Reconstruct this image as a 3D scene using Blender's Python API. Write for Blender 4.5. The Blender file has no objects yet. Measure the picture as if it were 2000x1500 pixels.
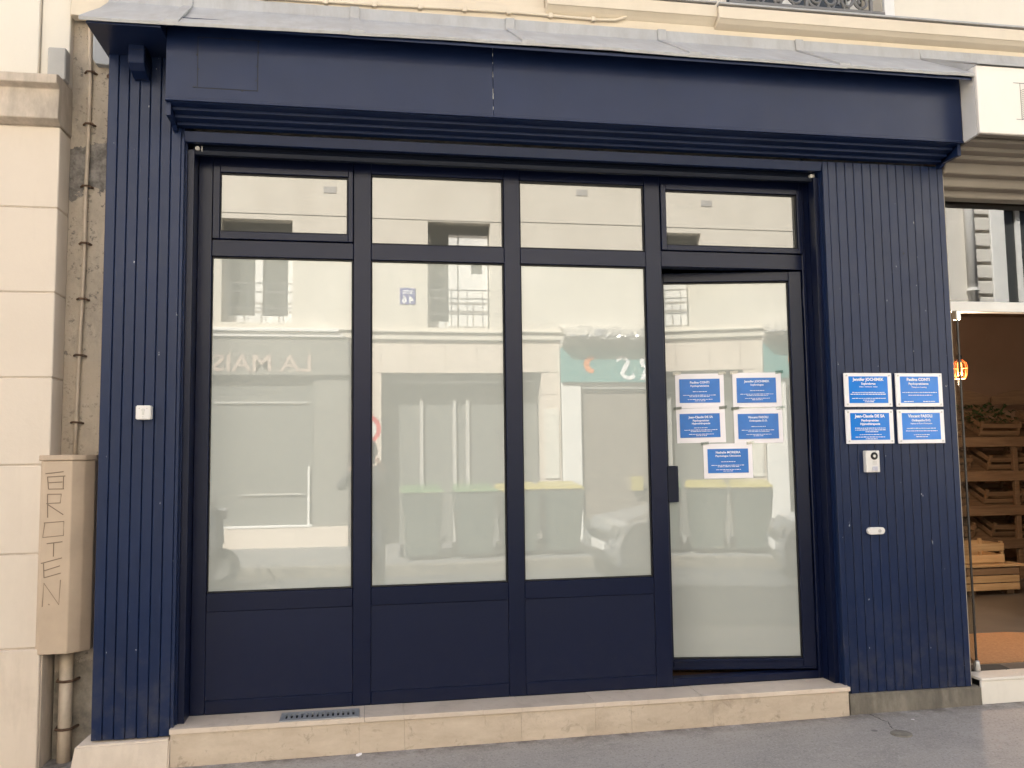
import bpy, bmesh, math, random
from mathutils import Vector, Matrix
rnd = random.Random(7)
sc = bpy.context.scene
col = sc.collection
# ---------------------------------------------------------------- camera
cd = bpy.data.cameras.new('camera'); cam = bpy.data.objects.new('camera', cd); col.objects.link(cam)
cd.sensor_width = 36; cd.lens = 30.324; cd.clip_end = 300; cd.clip_start = 0.02
Rv = Vector((0.98562, -0.16845, -0.01299)); Uv = Vector((-0.00136, -0.08479, 0.99640)); Fv = Vector((0.16895, 0.98206, 0.08380))
m3 = Matrix((Rv, Uv, -Fv)).transposed()
cam.matrix_world = Matrix.Translation((0, -4.48, 1.2268)) @ m3.to_4x4()
sc.camera = cam
sc.render.resolution_x = 1024; sc.render.resolution_y = 768
# ---------------------------------------------------------------- light
SUN = Vector((-0.45, 0.55, 0.72)).normalized()
w = bpy.data.worlds.new('World'); sc.world = w; w.use_nodes = True
nt = w.node_tree; bg = nt.nodes['Background']
sky = nt.nodes.new('ShaderNodeTexSky'); sky.sky_type = 'NISHITA'; sky.sun_disc = False
sky.sun_elevation = math.asin(SUN.z); sky.sun_rotation = math.atan2(SUN.x, SUN.y) % (2*math.pi)
sky.air_density = 0.8; sky.dust_density = 8.0; sky.ozone_density = 0.6
nt.links.new(sky.outputs[0], bg.inputs[0]); bg.inputs[1].default_value = 0.10
sl = bpy.data.lights.new('sun', 'SUN'); so = bpy.data.objects.new('sun', sl); col.objects.link(so)
sl.energy = 5.0; sl.angle = math.radians(0.5); sl.color = (1.0, 0.95, 0.87)
so.rotation_euler = SUN.to_track_quat('Z', 'Y').to_euler(); so.location = (-8, 14, 22)
vs = sc.view_settings
vs.view_transform = 'Standard'; vs.look = 'None'; vs.gamma = 1; vs.use_curve_mapping = False
vs.exposure = 2.08
vs.use_white_balance = True; vs.white_balance_temperature = 6150; vs.white_balance_tint = 7

# ================================================================ materials
def nodes(name):
    m = bpy.data.materials.new(name); m.use_nodes = True
    t = m.node_tree; return m, t, t.nodes['Principled BSDF']
def N(t, typ, **k):
    n = t.nodes.new(typ)
    for a, b in k.items():
        if a[0] == 'i' and a[1:].isdigit(): n.inputs[int(a[1:])].default_value = b
        else: setattr(n, a, b)
    return n
def L(t, a, b): t.links.new(a, b)
def ramp(t, src, p0, p1, c0=(0, 0, 0, 1), c1=(1, 1, 1, 1)):
    r = N(t, 'ShaderNodeValToRGB'); e = r.color_ramp.elements
    e[0].position = p0; e[1].position = p1; e[0].color = c0; e[1].color = c1
    L(t, src, r.inputs[0]); return r.outputs[0]
def noise(t, sc_, det=4, rough=.55, co=None, vscale=None, dist=0):
    n = N(t, 'ShaderNodeTexNoise'); n.inputs['Scale'].default_value = sc_; n.inputs['Detail'].default_value = det
    n.inputs['Roughness'].default_value = rough; n.inputs['Distortion'].default_value = dist
    if co is None: co = coords(t)
    if vscale:
        mp = N(t, 'ShaderNodeMapping'); mp.inputs['Scale'].default_value = vscale; L(t, co, mp.inputs[0]); co = mp.outputs[0]
    L(t, co, n.inputs['Vector']); return n.outputs['Fac']
def coords(t):
    for n in t.nodes:
        if n.type == 'TEX_COORD': return n.outputs['Object']
    return N(t, 'ShaderNodeTexCoord').outputs['Object']
def mixc(t, fac, a, b, mode='MIX'):
    m = N(t, 'ShaderNodeMix', data_type='RGBA', blend_type=mode)
    if isinstance(fac, (int, float)): m.inputs[0].default_value = fac
    else: L(t, fac, m.inputs[0])
    for v, i in ((a, 6), (b, 7)):
        if isinstance(v, tuple): m.inputs[i].default_value = (*v[:3], 1)
        else: L(t, v, m.inputs[i])
    return m.outputs[2]
def bump(t, b, src, strength, dist=.01):
    n = N(t, 'ShaderNodeBump'); n.inputs['Strength'].default_value = strength; n.inputs['Distance'].default_value = dist
    L(t, src, n.inputs['Height']); L(t, n.outputs[0], b.inputs['Normal'])
def rgb(*c): return c
def plain(name, c, rough=.5, metal=0, var=.12, scale=6, bumpk=0, bscale=80, spec=.5):
    """base colour with soft tonal variation and fine relief"""
    m, t, b = nodes(name)
    f = noise(t, scale, 5, .6)
    lo = tuple(x*(1-var) for x in c); hi = tuple(min(1, x*(1+var)) for x in c)
    L(t, mixc(t, ramp(t, f, .3, .7), lo, hi), b.inputs['Base Color'])
    b.inputs['Roughness'].default_value = rough; b.inputs['Metallic'].default_value = metal
    b.inputs['Specular IOR Level'].default_value = spec
    if bumpk: bump(t, b, noise(t, bscale, 3), bumpk, .004)
    return m
def paint(name, c, rough, chips=.0, var=.1, rel=.05, rv=.03, spec=.5, dirt=.16):
    """satin brushed paint: faint vertical brush relief, uneven gloss, sparse pale chips"""
    m, t, b = nodes(name)
    f = noise(t, 3, 5, .6)
    base = mixc(t, ramp(t, f, .3, .7), tuple(x*(1-var) for x in c), tuple(x*(1+var) for x in c))
    ob = N(t, 'ShaderNodeObjectInfo')
    base = mixc(t, .10, base, mixc(t, ob.outputs['Random'], tuple(x*.5 for x in c), tuple(x*1.7 for x in c)))
    if chips:
        ch = ramp(t, noise(t, 38, 3, .6, vscale=(1, 1, .5)), .775-chips, .785-chips)
        base = mixc(t, ch, base, (.42, .43, .45))
    st = ramp(t, noise(t, 7, 6, .65, vscale=(1.6, 1.6, .06)), .55, .80)
    k1 = N(t, 'ShaderNodeMath', operation='MULTIPLY'); L(t, st, k1.inputs[0]); k1.inputs[1].default_value = dirt*.5
    base = mixc(t, k1.outputs[0], base, (.060, .062, .070))
    sp_ = N(t, 'ShaderNodeSeparateXYZ'); L(t, coords(t), sp_.inputs[0])
    hz_ = N(t, 'ShaderNodeMapRange'); L(t, sp_.outputs[2], hz_.inputs[0]); hz_.inputs[1].default_value = .45; hz_.inputs[2].default_value = -.03; hz_.inputs[3].default_value = 0; hz_.inputs[4].default_value = 1
    k2 = N(t, 'ShaderNodeMath', operation='MULTIPLY'); L(t, hz_.outputs[0], k2.inputs[0]); L(t, ramp(t, noise(t, 14, 7, .72), .46, .74), k2.inputs[1])
    k3 = N(t, 'ShaderNodeMath', operation='MULTIPLY'); L(t, k2.outputs[0], k3.inputs[0]); k3.inputs[1].default_value = dirt*1.6
    base = mixc(t, k3.outputs[0], base, (.15, .135, .115))
    L(t, base, b.inputs['Base Color'])
    r = N(t, 'ShaderNodeMapRange'); L(t, noise(t, 9, 4, .6), r.inputs[0])
    r.inputs[1].default_value = .3; r.inputs[2].default_value = .7; r.inputs[3].default_value = rough-rv; r.inputs[4].default_value = rough+rv; b.inputs['Specular IOR Level'].default_value = spec
    L(t, r.outputs[0], b.inputs['Roughness'])
    if rel:
        hm = N(t, 'ShaderNodeMath', operation='MULTIPLY_ADD'); L(t, noise(t, 2.2, 3, .5), hm.inputs[0]); hm.inputs[1].default_value = 5.0; L(t, noise(t, 60, 3, .5, vscale=(2.5, 2.5, .25)), hm.inputs[2])
        bump(t, b, hm.outputs[0], rel, .004)
    return m
NAVY = paint('navy_paint', (.0066, .0155, .055), .34, .0, spec=.36, dirt=.10)
NAVYW = paint('navy_paint_worn', (.0054, .0145, .052), .33, .034, rel=.09, rv=.05, spec=.35, dirt=.22)
FRAME = paint('navy_lacquered_metal', (.0034, .0066, .0265), .28, .0, .05, rel=0, rv=.006, spec=.31, dirt=.02)
PANELM = paint('navy_infill_panel', (.0036, .0070, .0280), .33, .0, .05, rel=0, rv=.006, spec=.34, dirt=.03)
BLACK = plain('black_rubber', (.006, .006, .007), .6)
SHUT = paint('dark_shutter_metal', (.006, .009, .020), .40, rel=.02, spec=.3)
ZINC = None
def mk_zinc():
    m, t, b = nodes('zinc_sheet')
    a = ramp(t, noise(t, 5, 6, .65), .3, .75); s = ramp(t, noise(t, 14, 5, .7, vscale=(1, .3, .3)), .42, .7)
    c = mixc(t, a, (.37, .365, .36), (.47, .465, .455)); c = mixc(t, s, c, (.36, .345, .33))
    L(t, c, b.inputs['Base Color']); b.inputs['Roughness'].default_value = .55; b.inputs['Metallic'].default_value = .0
    bump(t, b, noise(t, 7, 3), .25, .01); return m
ZINC = mk_zinc()
def render_mat(name, c, c2, stain=.25, stainc=(.30, .25, .19), sscale=1.3, bumpk=.15, rough=.85, streak=True, slo=.52):
    """painted render / stone: tone patches, rain streaks and fine grain"""
    m, t, b = nodes(name)
    base = mixc(t, ramp(t, noise(t, 1.1, 6, .62), .3, .72), c, c2)
    if stain:
        s1 = ramp(t, noise(t, sscale, 8, .68, vscale=(1, 1, .45)), slo, slo+.3)
        mu = N(t, 'ShaderNodeMath', operation='MULTIPLY'); L(t, s1, mu.inputs[0]); mu.inputs[1].default_value = stain
        base = mixc(t, mu.outputs[0], base, stainc)
        if streak:
            s2 = ramp(t, noise(t, 9, 6, .6, vscale=(1, 1, .09)), slo+.04, slo+.28)
            m2 = N(t, 'ShaderNodeMath', operation='MULTIPLY'); L(t, s2, m2.inputs[0]); m2.inputs[1].default_value = stain*.6
            base = mixc(t, m2.outputs[0], base, stainc)
    L(t, base, b.inputs['Base Color']); b.inputs['Roughness'].default_value = rough
    bump(t, b, noise(t, 45, 5, .65), bumpk, .006)
    return m
CREAM = render_mat('cream_render', (.615, .53, .435), (.67, .58, .48), .45, (.47, .39, .31), 1.8)
CREAM2 = render_mat('cornice_cream_paint', (.65, .56, .43), (.70, .61, .48), .22, (.40, .33, .22))
WALLW = render_mat('pale_wall_paint', (.70, .64, .54), (.74, .68, .58), .25, (.52, .46, .37), 1.2)
LEDGE = render_mat('weathered_ledge', (.55, .46, .37), (.63, .53, .43), .85, (.20, .175, .14), 3.0, slo=.44)
OPPW = render_mat('opposite_render', (.60, .55, .465), (.68, .63, .54), .45, (.43, .385, .31), .9)
OPPS = render_mat('opposite_stone', (.60, .51, .42), (.66, .57, .48), .15)
def mk_oldwall():
    m, t, b = nodes('old_peeling_plaster')
    base = mixc(t, ramp(t, noise(t, 4, 8, .7), .3, .72), (.42, .35, .27), (.54, .46, .36))
    base = mixc(t, ramp(t, noise(t, 6, 8, .75, vscale=(1, 1, .5)), .48, .62), base, (.37, .315, .25))
    spots = ramp(t, noise(t, 30, 7, .78), .56, .63)
    base = mixc(t, spots, base, (.20, .175, .145))
    sep = N(t, 'ShaderNodeSeparateXYZ'); L(t, coords(t), sep.inputs[0])
    def band(z0, z1, wob, sc_):
        ad = N(t, 'ShaderNodeMath', operation='MULTIPLY_ADD'); L(t, noise(t, sc_, 6, .7), ad.inputs[0]); ad.inputs[1].default_value = wob; L(t, sep.outputs[2], ad.inputs[2])
        g = N(t, 'ShaderNodeMath', operation='GREATER_THAN'); L(t, ad.outputs[0], g.inputs[0]); g.inputs[1].default_value = z0+wob/2
        l = N(t, 'ShaderNodeMath', operation='LESS_THAN'); L(t, ad.outputs[0], l.inputs[0]); l.inputs[1].default_value = z1+wob/2
        mu = N(t, 'ShaderNodeMath', operation='MULTIPLY'); L(t, g.outputs[0], mu.inputs[0]); L(t, l.outputs[0], mu.inputs[1]); return mu.outputs[0]
    pe = band(2.58, 2.80, .34, 7)
    inner = mixc(t, ramp(t, noise(t, 18, 6, .7), .4, .62), (.13, .115, .10), (.30, .27, .235))
    base = mixc(t, pe, base, inner)
    lo = band(-1.0, .26, .5, 5)
    base = mixc(t, lo, base, mixc(t, ramp(t, noise(t, 9, 7, .7), .35, .65), (.19, .165, .135), (.40, .345, .27)))
    pt = band(.35, 1.72, .02, 3)
    base = mixc(t, .35, base, mixc(t, pt, base, (.47, .38, .28)))
    L(t, base, b.inputs['Base Color']); b.inputs['Roughness'].default_value = .9
    mx = N(t, 'ShaderNodeMath', operation='MULTIPLY_ADD'); L(t, pe, mx.inputs[0]); mx.inputs[1].default_value = -1.2; L(t, noise(t, 22, 7, .7), mx.inputs[2])
    bump(t, b, mx.outputs[0], .6, .015); return m
OLDW = mk_oldwall()
def mk_stone(name, c1, c2, c3, rough=.55):
    m, t, b = nodes(name)
    ob = N(t, 'ShaderNodeObjectInfo')
    base = mixc(t, ramp(t, noise(t, 5, 7, .68, vscale=(1, 1, 2.2)), .32, .7), c1, c2)
    base = mixc(t, ramp(t, noise(t, 16, 6, .7, dist=.6), .57, .74), base, c3)
    rv = N(t, 'ShaderNodeMapRange'); L(t, ob.outputs['Random'], rv.inputs[0]); rv.inputs[3].default_value = .88; rv.inputs[4].default_value = 1.04
    base = mixc(t, 1.0, base, rv.outputs[0], 'MULTIPLY')
    base = mixc(t, ramp(t, noise(t, 3.5, 8, .74), .55, .75), base, tuple(x*.75 for x in c1))
    L(t, base, b.inputs['Base Color']); b.inputs['Roughness'].default_value = rough
    bump(t, b, noise(t, 70, 5, .7), .18, .004); return m
STONE = mk_stone('beige_limestone', (.48, .385, .285), (.61, .505, .39), (.29, .23, .165))
TREAD = mk_stone('sky_lit_limestone_tread', (.62, .51, .40), (.69, .58, .47), (.50, .40, .30), .5)  # limestone lightened for the sky light falling on the treads
CONC = render_mat('dirty_concrete', (.17, .15, .12), (.30, .265, .21), .95, (.075, .065, .052), 6, .5, slo=.38)
PLASTERED = render_mat('painted_plinth_plaster', (.62, .52, .42), (.68, .58, .47), .45, (.36, .29, .22), 6, .35, slo=.45)
WTILE = render_mat('white_glazed_tile', (.72, .67, .58), (.78, .73, .65), .25, (.30, .28, .23), 6, .04, .3, False)
def mk_asphalt(name, c, patch=.16, line=None):
    m, t, b = nodes(name)
    k = lambda q: tuple(x*q for x in c)
    base = mixc(t, ramp(t, noise(t, .9, 6, .65), .3, .7), k(1-patch), k(1+patch))
    base = mixc(t, ramp(t, noise(t, 4, 8, .72), .50, .78), base, k(.70))
    base = mixc(t, ramp(t, noise(t, 9, 7, .7, vscale=(1, 2.2, 1)), .55, .75), base, k(1.22))
    base = mixc(t, ramp(t, noise(t, 110, 3, .7), .50, .66), base, k(1.25))
    base = mixc(t, ramp(t, noise(t, 75, 3, .7), .54, .68), base, k(.72))
    gum = N(t, 'ShaderNodeTexVoronoi'); gum.inputs['Scale'].default_value = 3.1; L(t, coords(t), gum.inputs['Vector'])
    base = mixc(t, ramp(t, gum.outputs['Distance'], .045, .06, (.75, .75, .75, 1), (0, 0, 0, 1)), base, k(.42))
    if line is not None:
        sp_ = N(t, 'ShaderNodeSeparateXYZ'); L(t, coords(t), sp_.inputs[0])
        mr = N(t, 'ShaderNodeMapRange'); L(t, sp_.outputs[1], mr.inputs[0]); mr.inputs[1].default_value = line-.11; mr.inputs[2].default_value = line
        mu = N(t, 'ShaderNodeMath', operation='MULTIPLY'); L(t, mr.outputs[0], mu.inputs[0]); L(t, ramp(t, noise(t, 12, 7, .7), .38, .62), mu.inputs[1])
        base = mixc(t, mu.outputs[0], base, (.13, .11, .088))
    L(t, base, b.inputs['Base Color']); b.inputs['Roughness'].default_value = .82
    bump(t, b, noise(t, 95, 5, .7), .55, .006); return m
ASPH = mk_asphalt('worn_sidewalk_asphalt', (.335, .305, .275), line=-.19)
OASPH = mk_asphalt('opposite_asphalt', (.16, .155, .15))
ROADM = mk_asphalt('road_asphalt', (.075, .075, .078))
def fres_mix(name, ior, inner, rough=0.0, wob=.0):
    """window glazing: mirror reflection by Fresnel over what lies behind (film or clear)"""
    m = bpy.data.materials.new(name); m.use_nodes = True; t = m.node_tree
    for n in list(t.nodes):
        if n.type != 'OUTPUT_MATERIAL': t.nodes.remove(n)
    out = [n for n in t.nodes][0]
    fr = N(t, 'ShaderNodeFresnel'); fr.inputs[0].default_value = ior
    gl = N(t, 'ShaderNodeBsdfGlossy'); gl.inputs['Roughness'].default_value = rough
    if wob:
        bp_ = N(t, 'ShaderNodeBump'); bp_.inputs['Strength'].default_value = wob; bp_.inputs['Distance'].default_value = .01
        L(t, noise(t, 1.6, 2, .4), bp_.inputs['Height']); L(t, bp_.outputs[0], gl.inputs['Normal'])
    mx = N(t, 'ShaderNodeMixShader'); L(t, fr.outputs[0], mx.inputs[0])
    L(t, inner(t), mx.inputs[1]); L(t, gl.outputs[0], mx.inputs[2]); L(t, mx.outputs[0], out.inputs[0]); return m
def film(t):
    d = N(t, 'ShaderNodeBsdfDiffuse')
    L(t, mixc(t, ramp(t, noise(t, 1.2, 3), .3, .7), (.405, .418, .378), (.425, .438, .398)), d.inputs[0]); return d.outputs[0]
def clear(t):
    d = N(t, 'ShaderNodeBsdfTransparent'); d.inputs[0].default_value = (.88, .90, .88, 1); return d.outputs[0]
def darkin(t):
    d = N(t, 'ShaderNodeBsdfDiffuse'); d.inputs[0].default_value = (.06, .062, .058, 1); return d.outputs[0]
FROST = fres_mix('frosted_film_glass', 2.25, film, .0, .010)
CLEAR = fres_mix('clear_glass', 1.95, clear, .0, .006)
def tint(t):
    d = N(t, 'ShaderNodeBsdfDiffuse'); d.inputs[0].default_value = (.085, .085, .075, 1); return d.outputs[0]
TINT = fres_mix('grey_film_glass', 2.75, tint, .0, .008)
DARKGL = fres_mix('dark_room_glass', 1.6, darkin, .0, .03)
def greyin(t):
    d = N(t, 'ShaderNodeBsdfDiffuse'); d.inputs[0].default_value = (.17, .17, .155, 1); return d.outputs[0]  # grey stands in for sky and buildings mirrored in the shop glass
GREYGL = fres_mix('shop_glass_grey_reflection', 1.7, greyin, .0, .02)
THIN = fres_mix('thin_door_glass', 1.22, clear, .0, .0)
BRIGHTGL = fres_mix('fanlight_glass', 2.6, clear, .0, .006)
WHITEP = plain('white_paint', (.74, .72, .68), .45, var=.04)
WHITEPL = plain('white_plastic', (.72, .69, .65), .35, var=.03)
PAPER = plain('white_paper', (.86, .82, .83), .6, var=.03)
ACRYL = plain('white_acrylic', (.84, .81, .81), .12, var=.02)
BLUEP = plain('blue_plaque_print', (.012, .19, .66), .14, var=.05)
BLUEN = plain('blue_notice_print', (.030, .165, .53), .25, var=.10, scale=14)
WPRINT = plain('white_print', (.85, .85, .85), .4, var=.01)
METAL = plain('brushed_steel', (.55, .54, .52), .35, .9, .08)
GREYM = plain('galvanised_metal', (.40, .41, .42), .45, .5, .1, 20)
GREYBOX = plain('grey_box_paint', (.42, .40, .37), .6, 0, .08)
BEIGE = plain('beige_duct_paint', (.46, .355, .255), .5, 0, .10, 5)
PIPEM = plain('cream_pipe_paint', (.50, .41, .31), .5, 0, .15, 12)
RUST = plain('rusty_iron', (.11, .065, .04), .8, .2, .35, 25)
INK = plain('dark_ink', (.21, .155, .105), .7)
IRON = plain('grey_painted_iron', (.16, .155, .15), .5, .1, .1, 20)
WOOD = None
def mk_wood(name, c1, c2):
    m, t, b = nodes(name)
    g = noise(t, 6, 6, .6, vscale=(.5, 4, 9), dist=.8)
    ob = N(t, 'ShaderNodeObjectInfo'); rv = N(t, 'ShaderNodeMapRange'); L(t, ob.outputs['Random'], rv.inputs[0]); rv.inputs[3].default_value = .75; rv.inputs[4].default_value = 1.15
    L(t, mixc(t, 1.0, mixc(t, ramp(t, g, .35, .68), c1, c2), rv.outputs[0], 'MULTIPLY'), b.inputs['Base Color']); b.inputs['Roughness'].default_value = .65
    bump(t, b, g, .15, .004); return m
WOOD = mk_wood('pale_pine', (.46, .30, .15), (.60, .42, .23))
WOODD = mk_wood('brown_crate_wood', (.17, .105, .06), (.27, .175, .10))
TRAYM = mk_wood('greyed_tray_wood', (.34, .27, .19), (.44, .36, .27))
MATM = plain('coir_mat', (.33, .18, .085), .95, 0, .2, 60, .5, 300)
DMAT = plain('dark_rubber_mat', (.035, .033, .032), .85, 0, .2, 30, .3, 200)
FLOORM = plain('grey_shop_floor', (.12, .11, .10), .35, 0, .2, 3)
BROWNW = plain('brown_interior_wall', (.36, .24, .17), .8, 0, .08, 2)
INTW = plain('interior_white_wall', (.6, .58, .54), .9, 0, .05)
INTD = plain('dark_lining_paint', (.13, .125, .115), .9, 0, .05)
BROWNS = render_mat('taupe_shutter_box', (.235, .20, .16), (.30, .26, .21), .25, (.15, .13, .10), 3, .1, .6)
WSIGN = plain('white_sign_panel', (.80, .74, .66), .4, 0, .02)
LEAF = plain('green_leaf', (.035, .07, .022), .6, 0, .4, 20)
TAUPE = plain('taupe_shop_paint', (.21, .20, .175), .5, 0, .06)
PINKL = plain('pink_gold_letter', (.47, .37, .31), .4, 0, .04)
TEAL = plain('teal_sign_paint', (.075, .27, .26), .45, 0, .05)
ORANGE = plain('orange_sign_paint', (.75, .22, .04), .5)
DARKSH = plain('dark_shop_paint', (.09, .088, .08), .5)
BROWND = plain('brown_door_paint', (.20, .165, .135), .5)
FOIL = plain('crumpled_bright_zinc', (.80, .79, .77), .22, .9, .1, 12, 1.0, 30)
BINM = plain('dark_green_bin_plastic', (.085, .105, .092), .4, 0, .1)  # green lightened to take in the glare veiling the mirrored bins
YEL = plain('yellow_bin_lid', (.42, .35, .10), .4, 0, .06)
GRN = plain('green_bin_lid', (.12, .20, .09), .4, 0, .06)
CARP = plain('silver_car_paint', (.42, .42, .43), .22, .5, .03)
REDP = plain('red_paint', (.62, .03, .035), .4)
TYRE = plain('tyre_rubber', (.015, .015, .015), .8)
SKIN = plain('skin', (.45, .26, .18), .5)
JACKET = plain('dark_jacket_cloth', (.06, .06, .065), .9, 0, .2, 30)
JEANS = plain('dark_denim', (.03, .04, .07), .9, 0, .2, 30)
HAIR = plain('dark_hair', (.015, .011, .008), .5)
PHONE = plain('black_phone_glass', (.01, .01, .012), .15)
AMBER = plain('copper_wire', (.55, .16, .05), .3, .8)
def emit(name, c, s):
    m = bpy.data.materials.new(name); m.use_nodes = True; t = m.node_tree; b = t.nodes['Principled BSDF']
    b.inputs['Emission Color'].default_value = (*c, 1); b.inputs['Emission Strength'].default_value = s; b.inputs['Base Color'].default_value = (*c, 1)
    return m
BULB = emit('lit_filament_bulb', (1.0, .42, .09), 1.6)
SHADEG = emit('warm_amber_glass', (1.0, .16, .03), .08)

# ================================================================ mesh helpers
class M:
    def __init__(s, T=None): s.v = []; s.f = []; s.T = T
    def add(s, vs_, fs):
        o = len(s.v); s.v += [tuple(s.T @ Vector(p)) if s.T else tuple(p) for p in vs_]; s.f += [tuple(i+o for i in q) for q in fs]; return s
    def box(s, x0, x1, y0, y1, z0, z1):
        return s.add([(x0, y0, z0), (x1, y0, z0), (x1, y1, z0), (x0, y1, z0), (x0, y0, z1), (x1, y0, z1), (x1, y1, z1), (x0, y1, z1)],
                     [(3, 2, 1, 0), (4, 5, 6, 7), (0, 1, 5, 4), (1, 2, 6, 5), (2, 3, 7, 6), (3, 0, 4, 7)])
    def hexa(s, p): return s.add(p, [(3, 2, 1, 0), (4, 5, 6, 7), (0, 1, 5, 4), (1, 2, 6, 5), (2, 3, 7, 6), (3, 0, 4, 7)])
    def prism(s, poly, axis, a, b):
        """closed polygon extruded along axis; poly coords are the two other axes in xyz order"""
        def mk(q, h):
            return {'x': (h, q[0], q[1]), 'y': (q[0], h, q[1]), 'z': (q[0], q[1], h)}[axis]
        n = len(poly); vs_ = [mk(q, a) for q in poly]+[mk(q, b) for q in poly]
        fs = [tuple(range(n))[::-1], tuple(range(n, 2*n))]+[(i, (i+1) % n, n+(i+1) % n, n+i) for i in range(n)]
        return s.add(vs_, fs)
    def tube(s, pts, r, n=8, caps=True):
        pts = [Vector(p) for p in pts]; o = len(s.v); vs_ = []; fs = []
        rs = r if isinstance(r, (list, tuple)) else [r]*len(pts)
        up = None
        for i, p in enumerate(pts):
            d = (pts[min(i+1, len(pts)-1)]-pts[max(i-1, 0)]).normalized()
            if up is None: up = Vector((0, 0, 1)) if abs(d.z) < .9 else Vector((1, 0, 0))
            a = d.cross(up).normalized(); b = a.cross(d).normalized(); up = b
            for k in range(n):
                th = 2*math.pi*k/n; vs_.append(p+a*math.cos(th)*rs[i]+b*math.sin(th)*rs[i])
        for i in range(len(pts)-1):
            for k in range(n):
                fs.append((i*n+k, i*n+(k+1) % n, (i+1)*n+(k+1) % n, (i+1)*n+k))
        if caps: fs += [tuple(range(n))[::-1], tuple(range((len(pts)-1)*n, len(pts)*n))]
        return s.add(vs_, fs)
    def cyl(s, p0, p1, r, n=16): return s.tube([p0, p1], r, n)
    def lathe(s, prof, c, n=16):
        """profile (r,z) turned about a vertical axis through c"""
        vs_ = []; fs = []
        for r, z in prof:
            for k in range(n): th = 2*math.pi*k/n; vs_.append((c[0]+r*math.cos(th), c[1]+r*math.sin(th), c[2]+z))
        for i in range(len(prof)-1):
            for k in range(n): fs.append((i*n+k, i*n+(k+1) % n, (i+1)*n+(k+1) % n, (i+1)*n+k))
        fs += [tuple(range(n))[::-1], tuple(range((len(prof)-1)*n, len(prof)*n))]
        return s.add(vs_, fs)
    def mesh(s, name, mat, bevel=0, smooth=False, seg=1):
        me = bpy.data.meshes.new(name); me.from_pydata(s.v, [], s.f)
        bm = bmesh.new(); bm.from_mesh(me)
        bmesh.ops.recalc_face_normals(bm, faces=bm.faces)
        if bevel: bmesh.ops.bevel(bm, geom=list(bm.edges), offset=bevel, segments=seg, affect='EDGES', clamp_overlap=True)
        if smooth:
            for f in bm.faces: f.smooth = True
        bm.to_mesh(me); bm.free(); me.materials.append(mat); return me
    def build(s, name, mat, parent=None, bevel=0, smooth=False, seg=1, label=None):
        return link(name, s.mesh(name, mat, bevel, smooth, seg), parent, label)
WM = {}
def link(name, me, parent=None, label=None):
    o = bpy.data.objects.new(name, me); col.objects.link(o)
    if parent is not None:
        o.parent = parent; o.matrix_parent_inverse = WM.get(parent.name, Matrix()).inverted()
    if label: o['label'] = label
    return o
def tag(o, label=None, cat=None, group=None, kind=None):
    if label: o['label'] = label
    if cat: o['category'] = cat
    if group: o['group'] = group
    if kind: o['kind'] = kind
    return o
def thing(name, label, cat, loc=(0, 0, 0), group=None):
    o = bpy.data.objects.new(name, None); col.objects.link(o); o.empty_display_size = .1
    o.location = loc; WM[o.name] = Matrix.Translation(loc); return tag(o, label, cat, group)
def box(name, b, mat, parent=None, bevel=.002, **k):
    T = k.pop('T', None); return M(T).box(*b).build(name, mat, parent, bevel, **k)
def copy_tree(o, parent=None):
    c = o.copy(); col.objects.link(c)
    if parent is not None: c.parent = parent; c.matrix_parent_inverse = o.matrix_parent_inverse.copy()
    for ch in list(o.children): copy_tree(ch, c)
    return c
def textraw(body, size, bold=.0, align='CENTER', shear=0):
    cu = bpy.data.curves.new('txt', 'FONT'); cu.body = body; cu.size = size; cu.align_x = align; cu.resolution_u = 2; cu.offset = bold; cu.shear = shear
    o = bpy.data.objects.new('txt', cu); col.objects.link(o)
    me = bpy.data.meshes.new_from_object(o.evaluated_get(bpy.context.evaluated_depsgraph_get()))
    v = [x.co.copy() for x in me.vertices]; f = [tuple(p.vertices) for p in me.polygons]
    bpy.data.objects.remove(o); bpy.data.curves.remove(cu); bpy.data.meshes.remove(me); return v, f

# ================================================================ ground (structure)
def sheet(name, x0, x1, y0, y1, zf, mat, nx, ny, thick=.0):
    m = M(); vs_ = []; fs = []
    for j in range(ny+1):
        for i in range(nx+1):
            x = x0+(x1-x0)*i/nx; y = y0+(y1-y0)*j/ny; vs_.append((x, y, zf(x, y)))
    for j in range(ny):
        for i in range(nx): a = j*(nx+1)+i; fs.append((a, a+1, a+nx+2, a+nx+1))
    m.add(vs_, fs); return tag(m.build(name, mat, None, smooth=True), kind='structure')
def gz(x, y): return -.166+.0065*max(-3, min(5, x))+.018*(y+.2)
KY = -2.3
sheet('sidewalk', -40, 40, KY, .6, lambda x, y: gz(x, y) if y > KY+.01 else gz(x, KY+.0), ASPH, 160, 12)
RZ = -.335
sheet('road', -150, 150, -7.2, KY-.15, lambda x, y: RZ+.05*(1-((y+4.8)/2.4)**2), ROADM, 60, 12)
sheet('opposite_sidewalk', -150, 150, -12, -7.35, lambda x, y: -.19+.02*(-(y+7.35)), OASPH, 60, 4)
box('kerb', (-40, 40, KY-.15, KY, -.6, -.205), CONC, None, .01); tag(bpy.data.objects['kerb'], kind='structure')
box('opposite_kerb', (-40, 40, -7.35, -7.2, -.6, -.185), CONC, None, .01); tag(bpy.data.objects['opposite_kerb'], kind='structure')
sheet('ground', -150, 150, -150, 150, lambda x, y: -.62, ROADM, 4, 4)

# ================================================================ the shopfront
PY = -.17                                   # pier face
shop = thing('shopfront', 'dark navy painted shopfront with frosted windows between boarded piers', 'shopfront', (1.0, .0, 0))
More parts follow.
